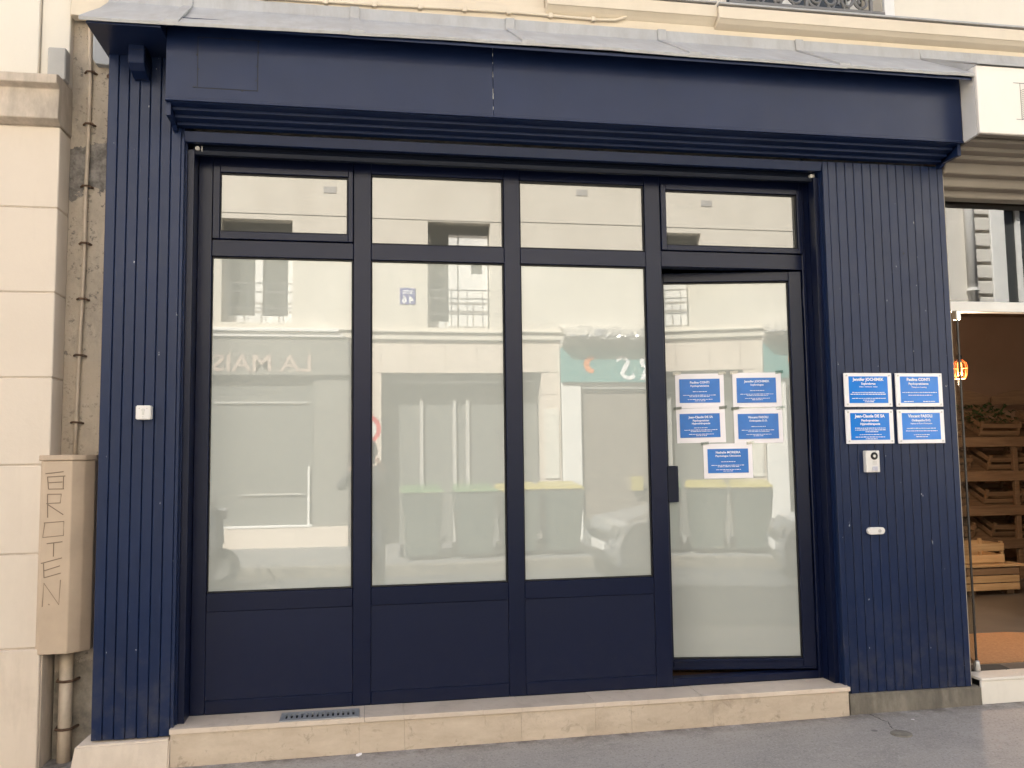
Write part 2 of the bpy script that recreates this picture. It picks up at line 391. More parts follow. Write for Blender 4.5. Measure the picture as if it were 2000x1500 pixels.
# boarded piers
def boards(x0, x1, n, z0, z1):
    p = (x1-x0)/n; me = None
    for i in range(n):
        a = x0+i*p
        M().prism([(a+.0012, PY+.018), (a+.0012, PY+.0035), (a+.0042, PY+.0), (a+p-.0042, PY+.0), (a+p-.0012, PY+.0035), (a+p-.0012, PY+.018)], 'z', z0-rnd.uniform(0, .004), z1).build('board', NAVYW, shop)
box('pier_core', (-1.222, -.870, PY+.0185, .06, -.03, 3.2035), NAVY, shop, 0)
box('pier_core', (2.510, 3.243, PY+.0185, .06, -.03, 2.84), NAVY, shop, 0)
boards(-1.225, -.881, 7, -.036, 3.203)
boards(2.536, 3.212, 13, -.042, 2.838)
box('corner_trim', (-.8805, -.866, PY-.003, -.135, -.03, 2.80), NAVYW, shop)
box('corner_trim', (2.506, 2.5355, PY-.001, -.135, -.03, 2.838), NAVYW, shop)
box('corner_trim', (3.2125, 3.246, PY-.001, -.13, -.045, 2.836), NAVYW, shop)
# reveals and shutter guide rails
for x0, x1, sgn in ((-.866, -.830, 1), (2.476, 2.508, -1)):
    box('reveal', (x0 if sgn > 0 else x1-.006, x0+.006 if sgn > 0 else x1, -.134, .0, -.0, 2.79), NAVY, shop, 0)
    a, b = (x0+.007, x1) if sgn > 0 else (x0, x1-.007)
    g = M().box(a, b, -.120, -.095, 0, 2.76).box(a, a+.012, -.095, -.06, 0, 2.76).box(a+.02, b, -.095, -.055, 0, 2.76)
    g.build('shutter_guide', FRAME, shop)
    box('reveal_back', (a, b, -.052, .002, 0, 2.79), FRAME, shop, 0)
# fascia
FY = -.375
FX0, FX1 = -.915, 3.226
box('fascia_panel', (FX0, .6295, FY, FY+.02, 2.915, 3.31), NAVY, shop, .001)
box('fascia_panel', (.6315, FX1, FY, FY+.02, 2.915, 3.31), NAVY, shop, .001)
box('fascia_lip', (FX0-.002, FX1+.002, FY-.007, FY+.015, 2.902, 2.9145), NAVY, shop, .002)
box('fascia_end', (FX0, FX0+.02, FY+.021, PY-.001, 2.84, 3.30), NAVY, shop, 0)
box('fascia_end', (FX1-.02, FX1, FY+.021, PY-.001, 2.84, 3.30), NAVY, shop, 0)
ch = M()
for i in range(14):
    z = 2.93+rnd.random()*.33; h = rnd.uniform(.003, .022); ch.box(.6285+rnd.uniform(-.001, .001), .6312, FY-.0012, FY+.002, z, z+h)
tag(ch.build('paint_chip', WHITEP, shop), kind='stuff')
hx0, hx1, hz0, hz1 = -.772, -.502, 2.972, 3.216
gr = M()
for b in ((hx0, hx1, hz1, hz1+.0035), (hx0, hx1, hz0-.0035, hz0), (hx0-.0035, hx0, hz0-.0035, hz1+.0035), (hx1, hx1+.0035, hz0-.0035, hz1+.0035)):
    gr.box(b[0], b[1], FY-.0006, FY+.001, b[2], b[3])
gr.build('hatch_shadow_gap', BLACK, shop)  # black strips drawn for the shadow gap round the hatch
hatch = box('access_hatch', (hx0, hx1, FY-.0014, FY+.001, hz0, hz1), NAVY, shop, .0005)
for x, z in ((hx0-.006, 3.13), (hx0+.004, 3.06), (hx0+.02, hz1-.008), (-.62, hz1+.008), (hx1+.006, hz1-.002), (hx1+.004, 3.16), (hx1-.004, 3.09), (hx1-.006, 3.02), (-.57, hz0-.006), (hx0-.018, hz0+.001), (hx0-.01, hz0+.001)):
    M().cyl((x, FY-.003, z), (x, FY+.001, z), .0034, 8).build('screw', BLACK, hatch)
# soffit boards stepping back from the fascia to the piers
sp = [(-.366, 2.903), (-.318, 2.886), (-.268, 2.868), (-.218, 2.852), (-.172, 2.838)]
for i in range(4):
    (ya, za), (yb, zb) = sp[i], sp[i+1]
    M().prism([(ya, za-.004), (yb-.004, zb+.009), (yb-.004, zb+.022), (ya, za+.012)], 'x', FX0+.021, FX1-.021).build('soffit_board', NAVY, shop)
for xa, xb in ((FX0-.001, FX0+.02), (FX1-.02, FX1+.001)):
    M().prism([(FY+.022, 2.895), (-.30, 2.872), (-.23, 2.842), (-.200, 2.826), (-.172, 2.824), (-.172, 2.8395), (FY+.022, 2.925)], 'x', xa, xb).build('soffit_end', NAVY, shop)
# lintel with shutter box and bottom bar of the rolled-up shutter
M().prism([(PY, 2.8365), (PY+.012, 2.787), (PY+.035, 2.785), (PY+.035, 2.8365)], 'x', -.868, 2.505).build('lintel', NAVY, shop, .0015)
box('shutter_box_floor', (-.865, 2.5, -.139, .07, 2.80, 2.83), BLACK, shop, 0)
b_ = M().prism([(-.105, 2.742), (-.075, 2.742), (-.075, 2.775), (-.098, 2.779), (-.112, 2.762)], 'x', -.842, 2.490); b_.build('shutter_bottom_bar', SHUT, shop, .002)
for k in range(2):
    M().box(-.842, 2.49, -.092, -.082, 2.777+k*.013, 2.7885+k*.013).build('shutter_slat', SHUT, shop, .002)
for x in (-.815, 2.463):
    q = M().cyl((x, -.125, 2.768), (x, -.10, 2.768), .011, 10).box(x+.018, x+.022, -.118, -.112, 2.755, 2.782); q.build('shutter_stop', GREYBOX, shop)
# window frame members
FD = .07
def mem(name, x0, x1, z0, z1, y0=0.0, mat=FRAME, par=shop): return box(name, (x0, x1, y0, y0+FD, z0, z1), mat, par, .0025)
ZT = 2.80
mem('stile', -.829, -.760, 0.001, ZT); mem('stile', 2.455, 2.476, .001, ZT)
for a, b in ((-.055, .035), (.738, .825), (1.527, 1.616)): mem('mullion', a, b, .001, ZT)
bays = [(-.759, -.056), (.036, .737), (.826, 1.526)]
for a, b in bays:
    mem('transom', a, b, 2.257, 2.342); mem('mid_rail', a, b, .488, .577); mem('bottom_rail', a, b, .001, .066)
    box('infill_panel', (a, b, .006, .05, .0665, .4875), PANELM, shop, .001)
    mem('top_rail', a, b, 2.716, ZT)
mem('transom', 1.617, 2.454, 2.262, 2.349); mem('top_rail', 1.617, 2.454, 2.722, ZT)
box('door_sill', (1.617, 2.454, .0, .07, .001, .040), FRAME, shop, .003)
# glazing
def tilt(c, ax, ay):
    return Matrix.Translation(c) @ Matrix.Rotation(ax, 4, 'X') @ Matrix.Rotation(ay, 4, 'Z') @ Matrix.Translation(-Vector(c))
def pane(x0, x1, z0, z1, mat, par, y=.020, g=.008, T=None, tl=(0, 0)):
    c = Vector(((x0+x1)/2, y, (z0+z1)/2)); TT = tilt(c, *tl)
    if T: TT = T @ TT
    p = M(TT).box(x0+.001, x1-.001, y, y+.006, z0+.001, z1-.001).build('glass_pane', mat, par)
    k = M(T)
    for b in ((x0, x1, z1-g, z1), (x0, x1, z0, z0+g), (x0, x0+g*.6, z0+g, z1-g), (x1-g, x1, z0+g, z1-g)): k.box(b[0], b[1], y-.006, y+.012, b[2], b[3])
    k.build('gasket', BLACK, p); return p
TL = [(.0006, -.0004), (-.0005, .0006), (.0004, .0009)]
for (a, b), tl in zip(bays, TL): pane(a+.001, b-.001, .5775, 2.2565, FROST, shop, tl=tl)
pane(.037, .736, 2.3425, 2.7155, TINT, shop, tl=(-.0004, .0003)); pane(.827, 1.525, 2.3425, 2.7155, TINT, shop, tl=(.0005, -.0008))
def sash(x0, x1, z0, z1, gx0, gx1, gz0, gz1):
    s = M()
    s.box(x0, gx0, -.014, .05, z0, z1).box(gx1, x1, -.014, .05, z0, z1).box(gx0, gx1, -.014, .05, gz1, z1).box(gx0, gx1, -.014, .05, z0, gz0)
    o = s.build('sash', FRAME, shop, .0025); pane(gx0, gx1, gz0, gz1, TINT, o, y=.008); return o
mem('sash_backing', -.759, -.748, 2.3425, 2.716, .052); mem('sash_backing', -.067, -.056, 2.3425, 2.716, .052)
sash(-.757, -.058, 2.3445, 2.7205, -.722, -.083, 2.383, 2.689)
sash(1.6185, 2.4535, 2.3515, 2.7235, 1.648, 2.430, 2.380, 2.693)
# door leaf, ajar: hinged on its right stile, ten degrees inwards
DT = Matrix.Translation((2.455, .012, 0)) @ Matrix.Rotation(math.radians(-10), 4, 'Z')
def DB(s0, s1, z0, z1, y0=0.0, y1=.06): return (-s1, -s0, y0, y1, z0, z1)
d = M(DT); d.box(*DB(.006, .078, .046, 2.256)).box(*DB(.790, .842, .046, 2.256)).box(*DB(.078, .790, 2.203, 2.256)).box(*DB(.078, .790, .046, .104))
door = d.build('door', FRAME, shop, .003, label='navy framed glazed door standing ajar')
M(DT).box(*DB(.03, .83, .050, .062, -.006, .0)).build('drip_bar', FRAME, door, .002)
M(DT).box(*DB(.075, .79, .088, .1045, -.003, .01)).build('glazing_bead', FRAME, door, .002)
pane(-.790, -.078, .1045, 2.2025, FROST, door, y=.022, T=DT)
M(DT).box(*DB(.738, .80, .962, 1.163, -.016, .006)).build('lock_plate', FRAME, door, .003)
for z in (.25, 1.15, 2.05): M(DT).cyl((.004, .0, z), (.004, .0, z+.10), .008, 10).build('hinge', FRAME, door)
# zinc flashing with lapped sheets
zs = [-1.262, -.888, -.056, .77, 1.626, 2.45, 3.20]
def zfront(x): return 3.232 + .012*math.cos((x-1)*1.4) + .012*max(0, x-1.6)
def zsheet(xa, xb, lift):
    n = max(2, int((xb-xa)/.1)); m = M(); vs_ = []; fs = []
    for i in range(n+1):
        x = xa+(xb-xa)*i/n; zf = zfront(x)+rnd.uniform(-.0015, .0015)+lift
        prof = [(-.500, zf-.014), (-.503, zf-.004), (-.497, zf+.003), (-.35, zf+.10+rnd.uniform(-.003, .003)), (-.20, zf+.196+rnd.uniform(-.003, .003)), (-.075, 3.512+lift), (-.068, 3.522+lift), (-.060+lift*-1, 3.585)]
        vs_ += [(x, a, b) for a, b in prof]
        vs_ += [(x, a, b-.004) for a, b in prof[::-1]]
    k = 16
    for i in range(n):
        for j in range(k): fs.append((i*k+j, i*k+(j+1) % k, (i+1)*k+(j+1) % k, (i+1)*k+j))
    fs += [tuple(range(k)), tuple(range(n*k, n*k+k))]
    return m.add(vs_, fs).build('zinc_sheet', ZINC, shop)
for i in range(6): zsheet(zs[i]+(.0 if i == 0 else -.012), zs[i+1]+.03, .002*(i % 2))
for i in range(1, 6):                        # raised laps over the joints
    x = zs[i]; M().hexa([(x-.012, -.503, zfront(x)-.005), (x+.052, -.503, zfront(x)-.005), (x+.026, -.072, 3.513), (x-.018, -.072, 3.513),
                         (x-.012, -.503, zfront(x)+.010), (x+.052, -.503, zfront(x)+.010), (x+.026, -.072, 3.526), (x-.018, -.072, 3.526)]).build('zinc_lap', ZINC, shop)
    box('zinc_strap', (x-.02, x+.028, -.075, -.062, 3.522, 3.586), ZINC, shop, .002)
# dark painted boarding under the overhang
M().prism([(-.488, 3.196), (.05, 3.2035), (.05, 3.40), (-.10, 3.450), (-.488, 3.204)], 'x', -1.236, FX0-.002).build('overhang_soffit', NAVY, shop)
M().prism([(-.485, 3.222), (-.36, 3.297), (-.36, 3.285), (-.485, 3.208)], 'x', FX0, 3.212).build('overhang_soffit', NAVY, shop)

# ================================================================ step, plinths, grate
step = thing('stone_step', 'beige limestone doorstep of tiles running under the navy windows', 'step', (.8, -.1, -.17))
tj = [-.878, .004, .193, .572, .761, 1.137, 1.324, 1.70, 1.90, 2.515]
for a, b in zip(tj, tj[1:]):
    if a == -.878:
        # first tread slab is cut round the drain grate
        m = M().box(a, -.392, -.202, .0, -.022, 0).box(-.392, -.02, -.202, -.190, -.022, 0).box(-.392, -.02, -.050, .0, -.022, 0).box(-.02, b-.0015, -.202, .0, -.022, 0).box(-.392, -.02, -.190, -.05, -.022, -.018)
        m.build('tread_slab', TREAD, step)
    else: box('tread_slab', (a, b-.0008, -.202-rnd.uniform(0, .002), .0, -.022, rnd.uniform(-.001, .0008)), TREAD, step, .001)
rj = [-.874, -.02, .193, .761, 1.137, 1.324, 1.754, 2.508]
for a, b in zip(rj, rj[1:]): box('riser_tile', (a, b-.0007, -.195-rnd.uniform(0, .0010), -.15, -.26, -.0225), STONE, step, .0007)
box('step_core', (-.86, 2.5, -.149, .10, -.26, -.0225), CONC, step, 0)
gt = thing('drain_grate', 'slotted steel drain grate set in the pale doorstep', 'grate', (-.2, -.12, -.01))
g = M(); gx0, gx1 = -.390, -.022
g.box(gx0, gx1, -.188, -.155, -.006, .004).box(gx0, gx1, -.083, -.052, -.006, .004)
ns = 14; pw = (gx1-gx0-.03)/ns
g.box(gx0, gx0+.015, -.155, -.083, -.006, .004).box(gx1-.015, gx1, -.155, -.083, -.006, .004)
g.build('grate_rim', GREYM, gt)
for i in range(ns+1):
    x = gx0+.015+i*pw; box('bar', (x-pw*.28 if i else x+.0005, x+pw*.28 if i < ns else x-.0005, -.1548, -.0832, -.006, .0035), GREYM, gt, 0)
box('drain_well', (gx0, gx1, -.188, -.052, -.0175, -.012), BLACK, gt, 0)
m = M().hexa([(-1.312, -.225, -.25), (-.8755, -.225, -.25), (-.8755, -.06, -.25), (-1.30, -.06, -.25), (-1.285, -.195, -.052), (-.8755, -.195, -.046), (-.8755, -.06, -.03), (-1.255, -.06, -.03)])
tag(m.build('plinth_block', PLASTERED, None, .008, seg=2), 'pale plastered plinth block under the left boarded pier', 'plinth')
m = M().hexa([(2.5165, -.188, -.25), (3.300, -.188, -.25), (3.300, -.05, -.25), (2.5165, -.05, -.25), (2.5165, -.180, -.044), (3.300, -.180, -.048), (3.300, -.05, -.046), (2.5165, -.05, -.046)])
tag(m.build('plinth_block', CONC, None, .006, seg=2), 'grimy grey concrete plinth under the pier with blue plaques', 'plinth')

# ================================================================ small fittings on the piers
def lettering(name, lines, T, mat, parent, fine=()):
    """lines: (text,size,cx,z,bold); fine: (z,x0,x1) rows of unreadable small print, word by word"""
    k = M(T)
    for body, size, cx, z, bold in lines:
        v, f = textraw(body, size, bold); k.add([(p.x+cx, 0, p.y+z) for p in v], f)
    for z, a, b, h in fine:
        x = a
        while x < b-.004:
            wl = min(rnd.uniform(.006, .020), b-x); k.box(x, x+wl, -.0002, .0002, z, z+h*rnd.uniform(.75, 1.1)); x += wl+.0028
    me = bpy.data.meshes.new(name); me.from_pydata(k.v, [], k.f); me.materials.append(mat); return tag(link(name, me, parent), kind='stuff')
PLQ = [
 ('JOCHIMEK', 2.710, 1.5637, 'blue and white plaque of the sexologist Jennifer, above the intercom', [('Jennifer JOCHIMEK', .0225, 0, .050, .0008), ('Sophrologue', .0165, 0, .0285, .0006), ('Enfants - Adolescents - Adultes', .0085, 0, .0145, .0002)],
  [(-.016, -.098, .094, .004), (-.026, -.108, .106, .0045), (-.048, -.10, .10, .0035), (-.0575, -.035, .04, .0035), (-.067, -.025, .03, .004)]),
 ('CONTI', 3.0172, 1.5637, '', [('Pauline CONTI', .0225, -.005, .050, .0008), ('Psychopraticienne', .0165, -.005, .0285, .0006), ('Thérapie et Coaching', .0105, -.003, .0115, .0002)],
  [(-.016, -.105, .104, .0038), (-.031, -.07, .075, .0038), (-.066, -.098, -.04, .004), (-.066, .018, .09, .004)]),
 ('DESA', 2.710, 1.3637, '', [('Jean-Claude DE SA', .0225, 0, .050, .0008), ('Psychopraticien', .0165, 0, .0285, .0006), ('Hypnothérapeute', .0165, 0, .0095, .0006)],
  [(-.010, -.09, .09, .0038), (-.020, -.09, .09, .0038), (-.030, -.03, .045, .0038), (-.045, -.065, .065, .0036), (-.058, -.09, .085, .0038), (-.068, -.03, .04, .0036)]),
 ('FASOLI', 3.0175, 1.3625, '', [('Vincent FASOLI', .0225, -.005, .050, .0008), ('Ostéopathe D.O.', .0165, 0, .0285, .0006), ('Diplômé de l’École d’Ostéopathie', .0095, 0, .013, .0003)],
  [(-.012, -.09, .085, .004), (-.026, -.095, .095, .004), (-.047, -.05, .05, .0036), (-.058, -.035, .035, .004)])]
LBL = ['blue and white acrylic plaque reading Jennifer on the right navy pier', 'blue and white acrylic plaque reading Pauline on the right navy pier',
       'blue and white acrylic plaque reading Jean-Claude on the right navy pier', 'blue and white acrylic plaque reading Vincent on the right navy pier']
for (nm, cx, cz, _, ln, fine), lb in zip(PLQ, LBL):
    t_ = thing('plaque', lb, 'plaque', (cx, PY, cz), 'practice plaques on the right pier')
    box('backing', (cx-.1415, cx+.1415, PY-.016, PY-.006, cz-.0925, cz+.0925), ACRYL, t_, .0015)
    box('print_panel', (cx-.1155, cx+.1155, PY-.0170, PY-.0158, cz-.072, cz+.074), BLUEP, t_, 0)
    lettering('lettering', ln, Matrix.Translation((cx, PY-.0178, cz)), WPRINT, t_, fine)
    for sx in (-1, 1):
        for sz in (-1, 1):
            M().cyl((cx+sx*.127, PY-.019, cz+sz*.079), (cx+sx*.127, PY, cz+sz*.079), .0052, 10).build('screw_cap', METAL, t_)
NOT = [
 (.597, 1.583, 'Pauline CONTI', 'Psychopraticienne', None, 'paper notice reading Pauline taped to the glass door', 0),
 (.274, 1.585, 'Jennifer JOCHIMEK', 'Sophrologue', None, 'paper notice reading Jennifer taped to the glass door', 0),
 (.596, 1.387, 'Jean-Claude DE SA', 'Psychopraticien', 'Hypnothérapeute', 'paper notice reading Jean-Claude taped to the glass door', .6),
 (.2735, 1.382, 'Vincent FASOLI', 'Ostéopathe D.O.', None, 'paper notice reading Vincent taped to the glass door', .2),
 (.450, 1.187, 'Nathalie MOREIRA', 'Psychologue Clinicienne', None, 'paper notice reading Nathalie taped below the four others', .2)]
for i, (s, cz, a, b, c, lb, rot) in enumerate(NOT):
    yoff = .0195-.0012*(i % 2)
    T = DT @ Matrix.Translation((-s, yoff, cz)) @ Matrix.Rotation(math.radians(-rot), 4, 'Y')
    t_ = thing('notice_sheet', lb, 'notice', T.translation, 'paper notices taped to the door')
    n = 8; k = M(T); vs_ = []
    hw, hh = (.1375, .0975)
    for u in range(n+1):
        for q in range(n+1):
            x = -hw+2*hw*u/n; z = -hh+2*hh*q/n; vs_.append((x, -.0010-.0012*math.sin(u*1.3+i)*math.sin(q*.9+i*2), z))
    fs = [(u*(n+1)+q, (u+1)*(n+1)+q, (u+1)*(n+1)+q+1, u*(n+1)+q+1) for u in range(n) for q in range(n)]
    k.add(vs_, fs).build('sheet', PAPER, t_, smooth=True)
    dz = -.006 if i in (1, 3) else .0
    M(T).box(-.115+(.0 if i != 2 else -.004), .113-(.006 if i in (1, 2) else 0), -.0036, -.0030, -.0675+dz, .0675).build('print_panel', BLUEN, t_)
    ln = [(a, .0175, 0, .042, .0004), (b, .0145, 0, .0235, .0003)]
    if c: ln.append((c, .0145, 0, .0075, .0003))
    fine = [(-.006 if not c else -.014, -.04, .04, .0030), (-.026, -.095, .09, .0030), (-.034, -.06, .06, .0028), (-.050, -.07, .07, .0028), (-.058, -.03, .03, .0028)]
    lettering('lettering', ln, T @ Matrix.Translation((0, -.0040, 0)), WPRINT, t_, fine)
    for sx in (-1, 1): M(T).hexa([(sx*.128-.022, -.0048, .088), (sx*.128+.022, -.0048, .094), (sx*.128+.022, -.0044, .110), (sx*.128-.022, -.0044, .106), (sx*.128-.022, -.0046, .088), (sx*.128+.022, -.0046, .094), (sx*.128+.022, -.0042, .110), (sx*.128-.022, -.0042, .106)]).build('tape', CLEAR, t_)
t_ = thing('intercom', 'white intercom with round camera and call button under the plaques', 'intercom', (2.707, PY, 1.175))
box('housing', (2.668, 2.749, PY-.030, PY, 1.117, 1.2335), WHITEPL, t_, .003)
lens = M().cyl((2.716, PY-.033, 1.2045), (2.716, PY-.029, 1.2045), .0205, 24).build('camera_window', PHONE, t_)
M().cyl((2.716, PY-.0345, 1.2045), (2.716, PY-.033, 1.2045), .008, 16).build('lens_ring', METAL, lens)
for k in range(3): box('speaker_slot', (2.705, 2.731, PY-.0306, PY-.0298, 1.160+k*.007, 1.1625+k*.007), GREYBOX, t_, 0)
box('call_button', (2.703, 2.733, PY-.033, PY-.0295, 1.126, 1.148), plain('button_plastic', (.50, .50, .58), .3), t_, .001)
t_ = thing('key_reader', 'small oval white entry reader with a round sensor on the navy pier', 'reader', (2.716, PY, .803))
pts = [(2.716+.032*cx_+.019*math.cos(a), .803+.019*math.sin(a)) for cx_, a0 in ((1, -math.pi/2), (-1, math.pi/2)) for a in [a0+math.pi*i/8 for i in range(9)]]
M().prism(pts, 'y', PY-.022, PY).build('housing', WHITEPL, t_, .003)
M().cyl((2.734, PY-.0235, .803), (2.734, PY-.021, .803), .0092, 16).build('sensor', GREYBOX, t_)
M().cyl((2.975, PY-.0008, 2.331), (2.975, PY+.001, 2.331), .006, 10).build('screw_hole', BLACK, shop)
t_ = thing('key_switch', 'white key switch box for the shutter on the left navy pier', 'key switch', (-1.02, PY, 1.455))
box('housing', (-1.052, -.985, PY-.048, PY, 1.422, 1.488), WHITEPL, t_, .004, seg=2)
kh = M().cyl((-1.019, PY-.0495, 1.466), (-1.019, PY-.0475, 1.466), .0075, 14).box(-1.0235, -1.0145, PY-.0493, PY-.0476, 1.443, 1.464); kh.build('keyhole', METAL, t_)
for x, z in ((-1.036, 1.474), (-1.002, 1.473), (-1.019, 1.434)): M().cyl((x, PY-.0492, z), (x, PY-.0475, z), .0022, 8).build('screw', GREYBOX, t_)
t_ = thing('alarm_box', 'navy painted siren box high on the left boarded pier', 'alarm box', (-1.065, PY, 3.12))
M().prism([(PY, 3.235), (PY-.125, 3.222), (PY-.125, 3.112), (PY-.085, 3.088), (PY-.03, 3.075), (PY, 3.075)], 'x', -1.104, -1.032).build('housing', NAVY, t_, .003)
for k in range(5): box('vent_slot', (-1.0322, -1.0310, PY-.105, PY-.03, 3.125+k*.018, 3.131+k*.018), BLACK, t_, 0)
box('cover_seam', (-1.1045, -1.0315, PY-.1262, PY-.1245, 3.1745, 3.176), BLACK, t_, 0)

# ================================================================ our building above and around
bld = thing('apartment_building', 'cream apartment building carrying the navy shopfront at street level', 'building', (3, 5, 0))
BX0, BX1 = -1.455, 14.0
box('wall', (BX0+.002, 2.06, .02, .40, 3.60, 11.6), WALLW, bld, 0)
box('wall', (3.045, BX1, .02, .40, 3.60, 11.6), WALLW, bld, 0)
box('wall', (2.06, 3.045, .02, .40, 6.3, 11.6), WALLW, bld, 0)
box('window_jamb', (3.047, 3.115, -.005, .019, 3.80, 6.4), WHITEP, bld, .004)
box('window_pane', (2.06, 3.045, .22, .23, 3.80, 6.3), DARKGL, bld, 0)
for x in (2.09, 2.53, 2.97): box('window_frame', (x-.035, x+.035, .19, .219, 3.80, 6.3), WHITEP, bld, .003)
box('window_sill', (2.06, 3.045, .021, .40, 3.60, 3.799), CREAM2, bld, .003)
box('frieze', (BX0+.01, BX1, -.045, .018, 3.45, 3.675), CREAM2, bld, .003)
box('frieze_upper', (BX0+.01, .975, -.03, .018, 3.677, 3.95), CREAM2, bld, .003)
def moulding(x0, x1, py, zl, zh):
    M().prism([(-.046, zl-.035), (py+.03, zl-.018), (py+.006, zl), (py, zl), (py, zh), (py+.01, zh+.006), (.018, zh+.012), (.018, zl-.035)], 'x', x0, x1).build('cornice', CREAM2, bld, .002)
    box('cornice_capping', (x0+.001, x1-.001, py-.006, .017, zh+.0125, zh+.024), ZINC, bld, .002)
moulding(.978, 1.951, -.095, 3.672, 3.738); moulding(1.953, BX1, -.118, 3.655, 3.722)
box('lintel_wall', (-.868, 2.505, .071, .40, 2.801, 3.448), CREAM, bld, 0)
box('lintel_wall', (-1.2, 14, .08, .40, 3.449, 3.599), CREAM, bld, 0)
box('lintel_wall', (3.26, 14, .10, .40, 2.95, 3.448), CREAM, bld, 0)
box('pier_wall', (-1.22, -.872, .062, .40, -.5, 3.448), CREAM, bld, 0)
box('party_wall', (2.52, 3.30, .062, 6.0, -.5, 3.448), CREAM, bld, 0)
box('back_wall', (BX0+.01, BX1, 6.0, 6.4, -.5, 11.6), INTW, bld, 0)  # unseen shell walls and slab, put in only to block light
box('side_wall', (BX0+.003, BX0+.23, .41, 5.99, -.5, 11.6), CREAM, bld, 0)
box('side_wall', (BX1-.4, BX1, .41, 5.99, -.5, 11.6), CREAM, bld, 0)
box('floor_slab', (-1.2, 13.55, .41, 5.99, 2.96, 3.2), INTW, bld, 0)
box('roof', (BX0-.1, BX1+.1, -.25, 6.5, 11.601, 12.75), ZINC, bld, .01)  # unseen roof block, height set to shade the opposite pavement
box('darkening_ceiling', (-.86, 2.515, .41, 5.98, 2.86, 2.955), INTD, bld, 0); box('darkening_lining', (2.50, 2.519, .075, 5.98, .01, 2.955), INTD, bld, 0); box('darkening_lining', (-.868, -.85, .075, 5.98, .01, 2.955), INTD, bld, 0); box('darkening_partition', (-.849, 2.499, 2.2, 2.3, .01, 2.855), INTD, bld, 0)  # dark lining added so no lit interior shows behind the panes
box('shop_floor', (-.86, 2.515, .09, 5.98, -.2, .003), MATM, bld, 0)
box('next_shop_floor', (3.305, 13.5, -.03, 5.98, -.2, -.012), FLOORM, bld, 0)
for fl in range(2):
    for k in range(5):
        x = .2+k*2.6; z = 4.9+fl*3.1
        if fl == 0 and 1.4 < x < 3.6: continue
        box('upper_window', (x-.5, x+.5, .012, .019, z, z+1.9), DARKGL, bld, 0)
        for q in (-.5, 0, .5): box('upper_window_frame', (x+q-.03, x+q+.03, -.012, .0118, z-.03, z+1.93), WHITEP, bld, .003)
# cable along the cornice
cb = thing('cornice_cable', 'cream painted cable clipped along the cornice above the zinc', 'cable', (.5, -.06, 3.6))
cp = [(-1.0, -.058, 3.60), (-.35, -.057, 3.608), (0, -.057, 3.612), (.4, -.057, 3.622), (.8, -.057, 3.628), (1.1, -.057, 3.624), (1.28, -.057, 3.622), (1.37, -.057, 3.627), (1.425, -.057, 3.648), (1.44, -.052, 3.672)]
M().tube(cp, .0085, 8).build('cable', CREAM2, cb, smooth=True)
for x in (-.8, -.5, -.2, .05, .29, .53, .77, 1.0, 1.24):
    zz = next(a[2]+(b[2]-a[2])*(x-a[0])/(b[0]-a[0]) for a, b in zip(cp, cp[1:]) if a[0] <= x <= b[0])
    box('clip', (x-.012, x+.012, -.072, -.046, zz-.016, zz+.010), CREAM2, cb, .003)
# wrought iron window guard
rl = thing('balcony_railing', 'grey wrought iron window guard with scrolls on the cornice ledge', 'railing', (2.5, -.1, 3.75))
RY = -.085
box('bottom_rail', (2.03, 2.985, RY-.018, RY+.018, 3.757, 3.776), IRON, rl, .003); box('top_rail', (2.03, 2.985, RY-.025, RY+.025, 4.60, 4.625), IRON, rl, .004)
for x in (2.045, 2.50, 2.905): box('baluster', (x-.009, x+.009, RY-.009, RY+.009, 3.776, 4.60), IRON, rl, .001)
def spiral(cx, cz, r, turns, a0, sgn): return [(cx+sgn*(r*(1-.72*i/28))*math.cos(a0+turns*2*math.pi*i/28), RY, cz+(r*(1-.72*i/28))*math.sin(a0+turns*2*math.pi*i/28)) for i in range(29)]
for x0, x1 in ((2.055, 2.49), (2.51, 2.895)):
    wq = (x1-x0)/4
    for k in range(4):
        cx = x0+wq*(k+.5); s_ = 1 if k % 2 else -1
        for cz in (3.832, 4.02, 4.22, 4.44): M().tube(spiral(cx, cz, .052, 1.4, -math.pi/2+k, s_), .0085, 6).build('scroll', IRON, rl)
    for k in range(3): M().tube([(x0+wq*(k+.6), RY, 3.777), (x0+wq*(k+1), RY, 3.86), (x0+wq*(k+1.4), RY, 3.777)], .007, 6).build('scroll_brace', IRON, rl)

# ================================================================ left neighbour
nb = thing('neighbour_building', 'cream rendered neighbour building with horizontal joints and a weathered ledge', 'building', (-3, 2, 0))
LYF = -.10; LX = -1.457
zz = [-.5, .375, .805, 1.217, 1.629, 2.037, 2.449, 2.851]
for i, (a, b) in enumerate(zip(zz, zz[1:])):
    box('render_course', (-9, LX if i else LX-.012, LYF-(0 if i else .012), LYF+.25, a+.002, b-.004), CREAM if i else PLASTERED, nb, .004)
box('wall_core', (-9, LX-.006, LYF+.006, 6.0, -.5, 2.87), LEDGE, nb, 0)
M().prism([(LYF-.005, 2.853), (LYF-.055, 2.872), (LYF-.055, 2.882), (LYF-.045, 3.02), (LYF-.085, 3.035), (LYF-.085, 3.078), (LYF-.06, 3.088), (.35, 3.10), (.35, 2.853)], 'x', -9, LX+.006).build('ledge', LEDGE, nb, .003)
box('upper_wall', (-9, -1.595, -.02, 6.0, 3.101, 6.6), WALLW, nb, .004)
box('upper_wall', (-1.592, BX0-.002, .0, 6.0, 3.101, 6.6), WALLW, nb, .004)
tag(box('old_wall', (LX+.0015, -1.2265, .045, .40, -.5, 11.5), OLDW, None, 0), 'strip of old peeling plaster wall beside the left navy pier', 'wall')
t_ = thing('wall_cable', 'thin painted cable clipped down the old peeling wall', 'cable', (-1.4, .03, 1.3))
